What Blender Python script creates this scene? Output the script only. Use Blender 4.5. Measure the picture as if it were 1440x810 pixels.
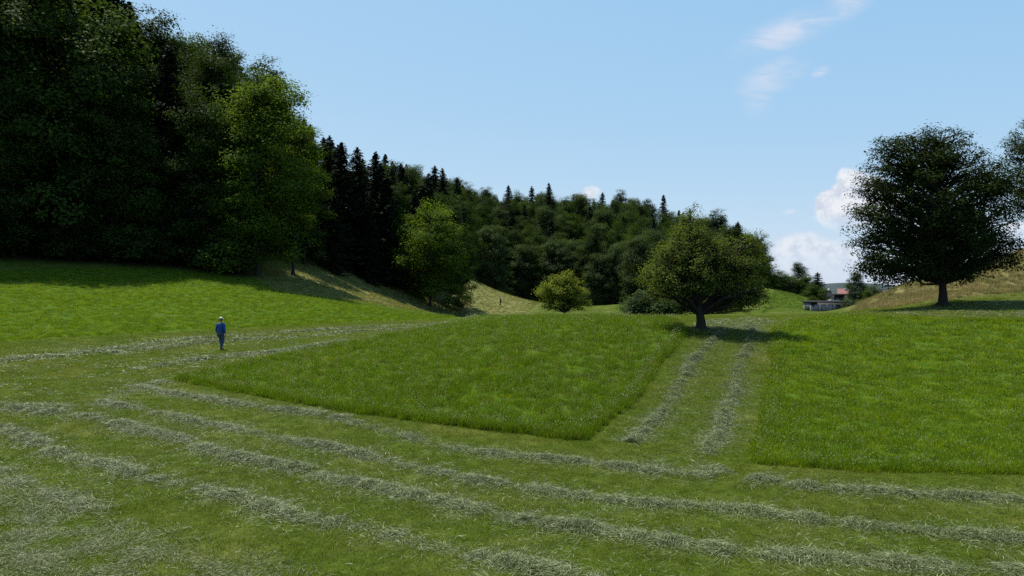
import bpy, bmesh, math, random
import numpy as np
from mathutils import Vector, Matrix

R = math.radians
for o in list(bpy.data.objects):
    bpy.data.objects.remove(o)
scene = bpy.context.scene
COL = scene.collection

# ------------------------------------------------------------------ camera
CAM_Z = 4.0
HOR = 410.0          # image row of the horizon in the 1440x810 photograph
F = 960.0
cam_d = bpy.data.cameras.new('camera')
cam = bpy.data.objects.new('camera', cam_d)
COL.objects.link(cam)
cam.location = (0, 0, CAM_Z)
cam.rotation_euler = (R(90) + math.atan((HOR - 405) / F), 0, 0)
cam_d.sensor_width = 36.0
cam_d.lens = 24.0
cam_d.clip_start = 0.1
cam_d.clip_end = 30000
scene.camera = cam

# ------------------------------------------------------------------ light, sky, exposure
SUN_EL = R(66)
SUN_AZ = math.atan2(-0.76, 0.65)          # from +Y towards +X: behind the scene, to the left
S = Vector((math.sin(SUN_AZ) * math.cos(SUN_EL), math.cos(SUN_AZ) * math.cos(SUN_EL), math.sin(SUN_EL)))
sun_d = bpy.data.lights.new('sun', 'SUN')
sun_d.energy = 4.3
sun_d.angle = R(0.53)
sun_d.color = (1.0, 0.95, 0.86)
sun = bpy.data.objects.new('sun', sun_d)
COL.objects.link(sun)
sun.rotation_euler = (-S).to_track_quat('-Z', 'Y').to_euler()
SKY_STRENGTH = 0.1
vs = scene.view_settings
vs.view_transform = 'Standard'
vs.look = 'None'
vs.exposure = 0.95
vs.gamma = 1.0
vs.use_curve_mapping = False
scene.render.engine = 'CYCLES'
cy = scene.cycles
cy.max_bounces = 6
cy.diffuse_bounces = 3
cy.glossy_bounces = 1
cy.transmission_bounces = 3
cy.transparent_max_bounces = 4
cy.volume_bounces = 0
cy.use_denoising = False
cy.sample_clamp_indirect = 3.0
cy.caustics_reflective = False
cy.caustics_refractive = False
scene.render.filter_size = 1.4 if hasattr(scene.render, 'filter_size') else 1.5


class NT:
    """small helper to wire shader nodes"""
    def __init__(self, tree):
        self.t = tree
        self.n = tree.nodes
        self.l = tree.links

    def new(self, typ, **kw):
        n = self.n.new(typ)
        for k, v in kw.items():
            setattr(n, k, v)
        return n

    def val(self, sock, v):
        if hasattr(v, 'is_output'):
            self.l.new(v, sock)
        else:
            sock.default_value = v

    def math(self, op, a, b=None, c=None, clamp=False):
        n = self.new('ShaderNodeMath', operation=op, use_clamp=clamp)
        self.val(n.inputs[0], a)
        if b is not None:
            self.val(n.inputs[1], b)
        if c is not None:
            self.val(n.inputs[2], c)
        return n.outputs[0]

    def vmath(self, op, a, b=None):
        n = self.new('ShaderNodeVectorMath', operation=op)
        self.val(n.inputs[0], a)
        if b is not None:
            self.val(n.inputs[1], b)
        return n.outputs['Value' if op in ('LENGTH', 'DOT_PRODUCT') else 'Vector']

    def noise(self, vec, scale, detail=3.0, rough=0.55, out='Fac', dist=0.0):
        n = self.new('ShaderNodeTexNoise')
        if vec is not None:
            self.l.new(vec, n.inputs['Vector'])
        n.inputs['Scale'].default_value = scale
        n.inputs['Detail'].default_value = detail
        n.inputs['Roughness'].default_value = rough
        n.inputs['Distortion'].default_value = dist
        return n.outputs[out]

    def smooth(self, v, a, b, c=0.0, d=1.0):
        n = self.new('ShaderNodeMapRange', interpolation_type='SMOOTHSTEP')
        self.val(n.inputs['Value'], v)
        n.inputs['From Min'].default_value = a
        n.inputs['From Max'].default_value = b
        n.inputs['To Min'].default_value = c
        n.inputs['To Max'].default_value = d
        return n.outputs[0]

    def mix(self, f, a, b):
        n = self.new('ShaderNodeMix', data_type='RGBA')
        self.val(n.inputs[0], f)
        for s, v in ((n.inputs[6], a), (n.inputs[7], b)):
            if hasattr(v, 'is_output'):
                self.l.new(v, s)
            else:
                s.default_value = (*v, 1.0) if len(v) == 3 else v
        return n.outputs[2]

    def attr(self, name, out='Fac'):
        n = self.new('ShaderNodeAttribute', attribute_name=name)
        return n.outputs[out]

    def pos(self):
        return self.new('ShaderNodeNewGeometry').outputs['Position']


def build_world():
    w = bpy.data.worlds.new('World')
    scene.world = w
    w.use_nodes = True
    t = NT(w.node_tree)
    t.n.clear()
    out = t.new('ShaderNodeOutputWorld')
    bg = t.new('ShaderNodeBackground')
    bg.inputs['Strength'].default_value = SKY_STRENGTH
    t.l.new(bg.outputs[0], out.inputs[0])
    sky = t.new('ShaderNodeTexSky', sky_type='NISHITA', sun_disc=False)
    sky.sun_elevation = SUN_EL
    sky.sun_rotation = SUN_AZ
    sky.altitude = 500
    sky.air_density = 1.0
    sky.dust_density = 0.6
    sky.ozone_density = 1.0
    # thin summer air: the blue stays even from the zenith to the horizon
    ex = SKY_STRENGTH * 2 ** vs.exposure
    sp = t.new('ShaderNodeSeparateColor')
    t.l.new(sky.outputs[0], sp.inputs[0])
    cb = t.new('ShaderNodeCombineColor')
    for i, (g, a) in enumerate(((.52, .60), (.28, .70), (.10, .87))):
        q = t.math('POWER', t.math('MULTIPLY', sp.outputs[i], ex), g)
        t.l.new(t.math('MULTIPLY', q, a / ex), cb.inputs[i])
    col = cb.outputs[0]
    # clouds by direction of view (they are far enough to stand at infinity)
    d = t.new('ShaderNodeTexCoord').outputs['Generated']
    sep = t.new('ShaderNodeSeparateXYZ')
    t.l.new(d, sep.inputs[0])
    yy = t.math('MAXIMUM', sep.outputs[1], 0.05)
    u = t.math('DIVIDE', sep.outputs[0], yy)
    v = t.math('DIVIDE', sep.outputs[2], yy)
    front = t.smooth(sep.outputs[1], 0.1, 0.3)
    cmb = t.new('ShaderNodeCombineXYZ')
    t.l.new(u, cmb.inputs[0]); t.l.new(v, cmb.inputs[1])
    P = cmb.outputs[0]

    def ell(cx, cy_, rx, ry, amp=0.45, sc=30.0, det=5, rot=0.0):
        uu = t.math('SUBTRACT', u, (cx - 720) / F)
        vv = t.math('SUBTRACT', v, (HOR - cy_) / F)
        c, s = math.cos(rot), math.sin(rot)
        a = t.math('ADD', t.math('MULTIPLY', uu, c), t.math('MULTIPLY', vv, s))
        b = t.math('ADD', t.math('MULTIPLY', uu, -s), t.math('MULTIPLY', vv, c))
        a = t.math('DIVIDE', a, rx / F)
        b = t.math('DIVIDE', b, ry / F)
        r = t.math('SQRT', t.math('ADD', t.math('MULTIPLY', a, a), t.math('MULTIPLY', b, b)))
        n = t.math('SUBTRACT', t.noise(P, sc, det, 0.6), 0.5)
        return t.math('SUBTRACT', r, t.math('MULTIPLY', n, amp * 2)), b

    # cumulus heads
    def cumulus(parts, soft, dens, base_row, fade_rows):
        m = None
        for p in parts:
            r, _ = ell(*p)
            a = t.smooth(r, 1.0, 1.0 - soft)
            m = a if m is None else t.math('MAXIMUM', m, a)
        fade = t.smooth(v, (HOR - base_row) / F, (HOR - base_row + fade_rows) / F)
        return t.math('MULTIPLY', t.math('MULTIPLY', m, fade), dens)

    big = cumulus([(1200, 258, 30, 22, .5, 34), (1174, 284, 28, 20, .5, 34), (1222, 284, 56, 44, .45, 30), (1192, 302, 50, 30, .4, 34)], .25, 1.0, 336, 44)
    low = cumulus([(1128, 350, 50, 32, .4, 26), (1165, 362, 55, 30, .4, 26), (1110, 365, 40, 26, .4, 30)], .5, .72, 400, 60)
    mini = cumulus([(832, 270, 17, 10, .55, 60), (826, 276, 20, 8, .5, 60)], .5, .85, 284, 10)
    far = cumulus([(1432, 322, 30, 16, .4, 40)], .5, .7, 345, 24)
    tiny = cumulus([(1112, 298, 16, 6, .7, 60)], .9, .4, 306, 10)
    # thin cirrus
    mp = t.new('ShaderNodeMapping')
    mp.inputs['Rotation'].default_value = (0, 0, R(-24))
    mp.inputs['Scale'].default_value = (7, 30, 1)
    t.l.new(P, mp.inputs[0])
    streak = t.noise(mp.outputs[0], 1.6, 8, 0.62, dist=0.7)
    streak = t.smooth(streak, 0.34, 0.66)

    def wisp(args, a0, a1, k):
        r, _ = ell(*args)
        return t.math('MULTIPLY', t.math('MULTIPLY', t.smooth(r, a0, a1), t.math('ADD', t.math('MULTIPLY', streak, .75), .25)), k)
    ws = [wisp((1105, 45, 88, 28, .3, 12, 4, R(20)), 1.1, .1, .85), wisp((1190, 8, 50, 24, .3, 14, 4, R(25)), 1.1, .1, .6),
          wisp((1085, 108, 60, 28, .35, 14, 4, R(25)), 1.15, .1, .6), wisp((1155, 100, 18, 9, .4, 30, 4, R(20)), 1.15, 0, .8),
          wisp((1065, 140, 26, 28, .4, 20, 4, 0), 1.15, .1, .45)]
    wm = ws[0]
    for x in ws[1:]:
        wm = t.math('MAXIMUM', wm, x)
    shade = t.smooth(t.noise(P, 44, 5, .6), .35, .62)
    k = 1.0 / (SKY_STRENGTH * 2 ** vs.exposure)
    ccol = t.mix(shade, (.62 * k, .68 * k, .80 * k), (.86 * k, .88 * k, .93 * k))
    tot = big
    for x in (low, mini, far, tiny):
        tot = t.math('MAXIMUM', tot, x)
    tot = t.math('MULTIPLY', tot, front)
    col = t.mix(t.math('MULTIPLY', wm, front), col, (.72 * k, .76 * k, .88 * k))
    col = t.mix(tot, col, ccol)
    t.l.new(col, bg.inputs[0])


build_world()


# ------------------------------------------------------------------ names, labels, mesh helpers
def tag(o, label=None, cat=None, group=None, kind=None):
    if label: o['label'] = label
    if cat: o['category'] = cat
    if group: o['group'] = group
    if kind: o['kind'] = kind
    return o


def empty(name, loc, rz=0.0):
    o = bpy.data.objects.new(name, None)
    o.empty_display_size = 0.3
    o.location = loc
    o.rotation_euler = (0, 0, rz)
    COL.objects.link(o)
    return o


def mesh_np(name, V, faces, mat, smooth=False, attrs=None):
    """mesh from numpy: V (n,3); faces = list of (m,k) int arrays"""
    me = bpy.data.meshes.new(name)
    V = np.asarray(V, dtype=np.float32)
    me.vertices.add(len(V))
    me.vertices.foreach_set('co', V.ravel())
    loops = np.concatenate([f.ravel() for f in faces]).astype(np.int32)
    tot = np.concatenate([np.full(len(f), f.shape[1]) for f in faces]).astype(np.int32)
    start = np.concatenate([[0], np.cumsum(tot)[:-1]]).astype(np.int32)
    me.loops.add(len(loops))
    me.loops.foreach_set('vertex_index', loops)
    me.polygons.add(len(tot))
    me.polygons.foreach_set('loop_start', start)
    me.polygons.foreach_set('loop_total', tot)
    if smooth:
        me.polygons.foreach_set('use_smooth', np.ones(len(tot), dtype=bool))
    for k, a in (attrs or {}).items():
        at = me.attributes.new(k, 'FLOAT', 'POINT')
        at.data.foreach_set('value', np.asarray(a, dtype=np.float32))
    me.update(calc_edges=True)
    me.validate()
    if mat: me.materials.append(mat)
    return me


def link(name, me, parent=None, loc=(0, 0, 0)):
    o = bpy.data.objects.new(name, me)
    o.location = loc
    COL.objects.link(o)
    if parent is not None:
        o.parent = parent
    return o


def copy_tree(o, parent=None):
    c = o.copy()
    COL.objects.link(c)
    if parent is not None:
        c.parent = parent
    for ch in list(o.children):
        copy_tree(ch, c)
    return c


class Tubes:
    """collects tapered tubes (and boxes) as one mesh"""
    def __init__(self):
        self.V = []; self.Q = []; self.n = 0

    def tube(self, pts, rad, sides=7):
        pts = np.asarray(pts, float); rad = np.asarray(rad, float)
        k = len(pts)
        T = np.gradient(pts, axis=0)
        T /= np.linalg.norm(T, axis=1)[:, None] + 1e-9
        ref = np.array([1.0, 0.2, 0.1]) if abs(T[0][2]) > .7 else np.array([0, 0, 1.0])
        A = np.cross(T, ref); A /= np.linalg.norm(A, axis=1)[:, None] + 1e-9
        B = np.cross(T, A)
        th = np.linspace(0, 2 * math.pi, sides, endpoint=False)
        ring = (A[:, None, :] * np.cos(th)[None, :, None] + B[:, None, :] * np.sin(th)[None, :, None]) * rad[:, None, None] + pts[:, None, :]
        self.V.append(ring.reshape(-1, 3))
        i = np.arange(k - 1)[:, None] * sides; j = np.arange(sides)[None, :]
        j2 = (j + 1) % sides
        q = np.stack([i + j, i + j2, i + sides + j2, i + sides + j], -1).reshape(-1, 4) + self.n
        self.Q.append(q)
        self.n += k * sides

    def box(self, x0, x1, y0, y1, z0, z1):
        v = np.array([[x0, y0, z0], [x1, y0, z0], [x1, y1, z0], [x0, y1, z0], [x0, y0, z1], [x1, y0, z1], [x1, y1, z1], [x0, y1, z1]], float)
        q = np.array([[0, 3, 2, 1], [4, 5, 6, 7], [0, 1, 5, 4], [1, 2, 6, 5], [2, 3, 7, 6], [3, 0, 4, 7]]) + self.n
        self.V.append(v); self.Q.append(q); self.n += 8

    def mesh(self, name, mat, smooth=True):
        return mesh_np(name, np.concatenate(self.V), [np.concatenate(self.Q)], mat, smooth)


# ------------------------------------------------------------------ materials
def new_mat(name):
    m = bpy.data.materials.new(name)
    m.use_nodes = True
    t = NT(m.node_tree)
    t.n.clear()
    out = t.new('ShaderNodeOutputMaterial')
    return m, t, out


def leaf_mat(name, c0, c1, trans=0.35, tcol=None, rough=.6, spec=.25, patch=None, tint=.25):
    """two-sided leaf: diffuse + gloss + translucency; c0..c1 by the per-leaf attribute 'v'"""
    m, t, out = new_mat(name)
    v = t.attr('v')
    rnd = t.new('ShaderNodeObjectInfo').outputs['Random']
    col = t.mix(v, c0, c1)
    col2 = t.mix(t.math('MULTIPLY', rnd, tint), col, tuple(c * 1.6 + .01 for c in c1))
    if patch:
        n = t.noise(t.pos(), patch[0], 3, .6)
        f = t.smooth(n, .35, .7)
        col2 = t.mix(t.math('MULTIPLY', f, patch[2]), col2, patch[1])
    p = t.new('ShaderNodeBsdfPrincipled')
    t.l.new(col2, p.inputs['Base Color'])
    p.inputs['Roughness'].default_value = rough
    p.inputs['Specular IOR Level'].default_value = spec * .08
    tr = t.new('ShaderNodeBsdfTranslucent')
    hs = t.new('ShaderNodeMix', data_type='RGBA', blend_type='MULTIPLY')
    hs.inputs[0].default_value = 1.0
    t.l.new(col2, hs.inputs[6])
    hs.inputs[7].default_value = (*(tcol or (1.5, 1.5, .6)), 1)
    t.l.new(hs.outputs[2], tr.inputs[0])
    mx = t.new('ShaderNodeMixShader')
    mx.inputs[0].default_value = trans
    t.l.new(p.outputs[0], mx.inputs[1]); t.l.new(tr.outputs[0], mx.inputs[2])
    t.l.new(mx.outputs[0], out.inputs[0])
    return m


def plain_mat(name, c0, c1, scale=6.0, rough=.85, spec=.3, bump=0.0, detail=5, stretch=None):
    m, t, out = new_mat(name)
    co = t.new('ShaderNodeTexCoord').outputs['Object']
    if stretch:
        mp = t.new('ShaderNodeMapping')
        mp.inputs['Scale'].default_value = stretch
        t.l.new(co, mp.inputs[0]); co = mp.outputs[0]
    n = t.noise(co, scale, detail, .65)
    col = t.mix(t.smooth(n, .3, .7), c0, c1)
    p = t.new('ShaderNodeBsdfPrincipled')
    t.l.new(col, p.inputs['Base Color'])
    p.inputs['Roughness'].default_value = rough
    p.inputs['Specular IOR Level'].default_value = spec
    if bump:
        b = t.new('ShaderNodeBump')
        b.inputs['Strength'].default_value = bump
        b.inputs['Distance'].default_value = .05
        t.l.new(n, b.inputs['Height']); t.l.new(b.outputs[0], p.inputs['Normal'])
    t.l.new(p.outputs[0], out.inputs[0])
    return m


M = {}
M['bark'] = plain_mat('bark', (.012, .010, .008), (.032, .027, .022), 5, .9, .2, .8, stretch=(3, 3, .7))
M['bark_grey'] = plain_mat('bark_grey', (.014, .013, .011), (.036, .033, .028), 5, .9, .2, .8, stretch=(3, 3, .7))
M['beech_leaf'] = leaf_mat('broadleaf_foliage', (.010, .021, .005), (.042, .070, .012), .34)
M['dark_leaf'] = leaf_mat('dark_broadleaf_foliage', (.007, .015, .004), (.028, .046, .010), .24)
M['bright_leaf'] = leaf_mat('bright_broadleaf_foliage', (.018, .036, .005), (.074, .114, .013), .48)
M['blue_leaf'] = leaf_mat('greyish_broadleaf_foliage', (.013, .025, .008), (.052, .076, .027), .28)
M['needle'] = leaf_mat('spruce_needles', (.008, .014, .008), (.017, .026, .013), .06, tcol=(1, 1, .6), rough=.6)
M['apple_leaf'] = leaf_mat('apple_foliage', (.028, .042, .008), (.084, .108, .018), .37)
M['young_leaf'] = leaf_mat('yellow_green_foliage', (.070, .092, .012), (.150, .178, .026), .44)
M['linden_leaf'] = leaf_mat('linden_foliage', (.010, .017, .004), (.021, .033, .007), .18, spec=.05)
M['dead_leaf'] = leaf_mat('withered_foliage', (.055, .05, .022), (.09, .08, .04), .25)


# ------------------------------------------------------------------ terrain
rng = np.random.default_rng(7)


def at(px, py, d):
    return ((px - 720) / F * d, d, CAM_Z - (py - HOR) / F * d)


CP = [(-8, 2, 0.05), (0, 2, 0), (8, 2, 0), (-8, 9, 0.0), (0, 9, 0), (8, 9, 0), (16, 9, 0), (-14, 9, .05), (-30, 5, .8), (-60, 5, 3),
      (35, 5, .3), (0, -40, 0), (-60, -40, 2), (60, -40, 1), (60, 10, 1.5)]
CP += [at(*p) for p in [
    (820, 618, 18.5), (1070, 650, 16), (1440, 665, 15), (700, 540, 24.5), (1040, 540, 26), (1300, 540, 27.5),
    (260, 535, 27), (0, 545, 23.5), (-200, 560, 22), (310, 492, 36.5), (130, 500, 32), (0, 478, 36), (-250, 470, 36),
    (0, 430, 52), (0, 383, 74), (-250, 360, 70), (-500, 330, 66), (200, 394, 77), (420, 410, 84), (200, 432, 56), (430, 450, 56),
    (450, 425, 72), (560, 438, 85), (650, 446, 72), (560, 452, 58),
    (965, 463, 36), (1092, 456, 40), (800, 447, 45), (690, 448, 55), (900, 449, 43), (793, 448, 68),
    (1180, 441, 54), (1325, 430, 50), (1440, 424, 50), (1440, 440, 43), (1250, 450, 42), (1560, 440, 42), (1700, 430, 45),
    (1215, 434, 60), (1260, 408, 66), (1330, 385, 66), (1440, 352, 72), (1440, 405, 56), (1330, 418, 55), (1600, 300, 76), (1800, 250, 70),
    (1240, 425, 61),
    (1060, 442, 75), (1060, 404, 130), (1110, 412, 132), (1132, 418, 134), (1165, 434, 138), (1105, 440, 98), (1128, 443, 106), (1225, 438, 66), (1165, 445, 112), (1200, 446, 118), (1150, 444, 102), (1130, 441, 80),  (1020, 410, 130), (1090, 432, 90), (1000, 440, 90), (1170, 440, 100),
    (470, 384, 112), (430, 386, 100), (600, 424, 130), (540, 408, 122), (680, 418, 180), (640, 440, 130), (700, 431, 200), (760, 437, 230), (730, 447, 130),
    (880, 444, 190), (880, 450, 120), (960, 440, 180),
]]
CP += [at(1190, 442, 82), at(1215, 440, 84), at(1240, 440, 100), at(1262, 425, 88), at(1330, 402, 92), at(1440, 374, 96), at(1200, 439, 66), at(1185, 441, 60)]
CP += [at(1230, 446, 150), at(1165, 435, 230)]
# forested slopes
CP += [(-75, 95, 15), (-62, 120, 22), (-42, 105, 11), (-45, 130, 20), (-90, 130, 28), (-30, 140, 13), (-20, 165, 13), (-60, 180, 27), (-35, 230, 22),
       (-110, 90, 24), (-120, 60, 16), (-160, 120, 38), (-10, 235, 13), (0, 290, 22), (30, 300, 23), (60, 310, 21), (85, 310, 15), (30, 245, 8), (60, 245, 6),
       (95, 265, 0), (95, 220, -2), (-80, 300, 38), (-40, 400, 30), (60, 400, 17), (130, 330, -2), (160, 420, -8), (230, 350, -6), (120, 180, -1.5),
       (75, 130, -2), (110, 120, 2), (120, 80, 12), (160, 60, 18), (-200, 300, 45), (-200, 0, 20), (200, 0, 10), (0, 520, 12), (-200, 520, 34), (200, 520, -10),
       (200, 200, -3), (0, -200, 0), (-200, -200, 8), (200, -200, 2)]
CP = np.array(CP)


def _tps_fit(P, lam=.8):
    n = len(P)
    X = P[:, :2] / 50.0
    r2 = ((X[:, None] - X[None]) ** 2).sum(-1)
    K = np.where(r2 > 0, .5 * r2 * np.log(r2 + 1e-12), 0) + lam * 1e-4 * np.eye(n)
    A = np.zeros((n + 3, n + 3))
    A[:n, :n] = K; A[:n, n] = 1; A[:n, n + 1:] = X; A[n, :n] = 1; A[n + 1:, :n] = X.T
    b = np.zeros(n + 3); b[:n] = P[:, 2]
    return np.linalg.solve(A, b)


_W = _tps_fit(CP)


def hgt(x, y):
    x = np.asarray(x, float); y = np.asarray(y, float)
    shp = x.shape
    xf = x.ravel(); yf = y.ravel()
    z = np.empty(len(xf))
    rr = np.hypot(xf, yf)
    k = np.minimum(1.0, 620.0 / np.maximum(rr, 1e-6))
    X = np.stack([xf * k, yf * k], 1) / 50.0
    C = CP[:, :2] / 50.0
    n = len(C)
    for i in range(0, len(X), 40000):
        s = X[i:i + 40000]
        r2 = ((s[:, None] - C[None]) ** 2).sum(-1)
        z[i:i + 40000] = (.5 * r2 * np.log(r2 + 1e-12)) @ _W[:n] + _W[n] + s @ _W[n + 1:]
    # small swells of the meadow
    z += .035 * np.sin(xf * .9 + 1.3 * np.sin(yf * .31)) * np.sin(yf * .7 + .8 * np.sin(xf * .23)) * np.clip(rr / 12, 0, 1)
    w = np.clip((rr - 420) / 350, 0, 1)
    w = w * w * (3 - 2 * w)
    z = z * (1 - w) + (-12.0) * w
    return z.reshape(shp)


def gz(x, y):
    return float(hgt(np.array([x]), np.array([y]))[0])


def hit(px, py, dmin=5.0, dmax=260.0):
    """where the ray through a photograph pixel meets the ground"""
    d = np.exp(np.linspace(math.log(dmin), math.log(dmax), 1600))
    x = (px - 720) / F * d
    z = CAM_Z - (py - HOR) / F * d
    g = hgt(x, d)
    below = np.nonzero(z <= g)[0]
    i = below[0] if len(below) else len(d) - 1
    return (x[i], d[i])


def densify(poly, n=6):
    out = []
    for a, b in zip(poly, poly[1:] + poly[:1]):
        for k in range(n):
            f = k / n
            out.append((a[0] + (b[0] - a[0]) * f, a[1] + (b[1] - a[1]) * f))
    return out


def inside(poly, x, y):
    poly = np.asarray(poly)
    r = np.zeros(x.shape, bool)
    x1, y1 = poly[-1]
    for x2, y2 in poly:
        c = (y1 > y) != (y2 > y)
        xi = (x2 - x1) * (y - y1) / (y2 - y1 + 1e-12) + x1
        r ^= c & (x < xi)
        x1, y1 = x2, y2
    return r


def edge_dist(poly, x, y):
    d = np.full(x.shape, 1e9)
    P = list(poly)
    for a, b in zip(P, P[1:] + P[:1]):
        ax, ay = a; bx, by = b
        dx, dy = bx - ax, by - ay
        tt = np.clip(((x - ax) * dx + (y - ay) * dy) / (dx * dx + dy * dy + 1e-9), 0, 1)
        d = np.minimum(d, np.hypot(x - ax - tt * dx, y - ay - tt * dy))
    return d


def hitpoly(pts):
    return [hit(*p) for p in pts]


CENTRAL = hitpoly([(258, 534), (330, 549), (410, 565), (480, 579), (560, 590), (640, 601), (740, 612), (822, 620), (848, 596), (870, 574), (895, 548), (920, 520),
                   (945, 490), (963, 468)]) + [(10.0, 42.5), (6.5, 45), (1.5, 47.5), (-2.5, 55)] + hitpoly([(650, 456), (600, 464), (540, 476), (480, 488), (420, 499), (370, 509), (320, 519), (285, 526)])
RIGHT = hitpoly([(1068, 651), (1130, 656), (1200, 660), (1320, 663), (1440, 667), (1600, 672), (1750, 676)]) + [(33, 20), (42, 32)] + \
    hitpoly([(1600, 452), (1440, 452), (1330, 450), (1230, 447), (1180, 445), (1110, 452), (1094, 457), (1092, 480), (1090, 520), (1083, 570), (1076, 610)])
LEFT = hitpoly([(-320, 492), (-150, 486), (0, 481), (130, 473), (220, 468), (300, 463), (400, 458), (500, 453), (590, 450), (640, 447)]) + \
    hitpoly([(620, 441), (560, 434), (500, 424), (430, 415), (400, 412)]) + [(-33, 88), (-45, 84), (-55, 76), (-62, 70), (-80, 60), (-90, 45)]
DRYL = [(-35, 90), (-28, 82)] + hitpoly([(430, 414), (500, 424), (560, 434), (640, 444)]) + [(-6, 80), (0, 120), (8, 160), (12, 235), (-5, 225), (-10, 180), (-18, 140), (-32, 118)]
DRYR = hitpoly([(1195, 438), (1250, 433), (1310, 424), (1380, 416), (1440, 411), (1560, 400)]) + [(60, 50), (90, 60), (95, 95), (52, 100), (41, 80), (32, 64)]
FOREST = [(-260, 20), (-113, 57), (-83, 73), (-65, 78), (-52, 82.5), (-43, 86), (-34, 88), (-38, 104), (-41, 116), (-30, 121), (-20, 130), (-14, 150), (-10, 178), (-6, 205), (6, 232),
          (20, 212), (34, 196), (46, 190), (62, 185), (100, 210), (140, 260), (160, 420), (0, 560), (-300, 560)]


def ragged(poly, seed, amp=.06, step=.3):
    """a mown edge is never a ruled line"""
    r = np.random.default_rng(seed)
    P = np.asarray(poly + poly[:1], float)
    out = []
    for a, b in zip(P, P[1:]):
        n = max(1, int(np.linalg.norm(b - a) / step))
        for k in range(n):
            out.append(a + (b - a) * k / n)
    out = np.array(out)
    n = len(out)
    w = r.normal(size=(n, 2)) * amp * .5
    i = np.arange(n)
    for per in (7, 19, 43):
        kk = r.normal(size=(n // per + 3, 2)) * amp
        w += np.stack([np.interp(i / per, np.arange(len(kk)), kk[:, c]) for c in range(2)], 1)
    return [tuple(p) for p in out + w]


CENTRAL = ragged(CENTRAL, 1)
RIGHT = ragged(RIGHT, 2)
KNOLL = hitpoly([(1072, 440), (1082, 425), (1088, 412), (1105, 409), (1135, 424), (1145, 437)])


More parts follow.
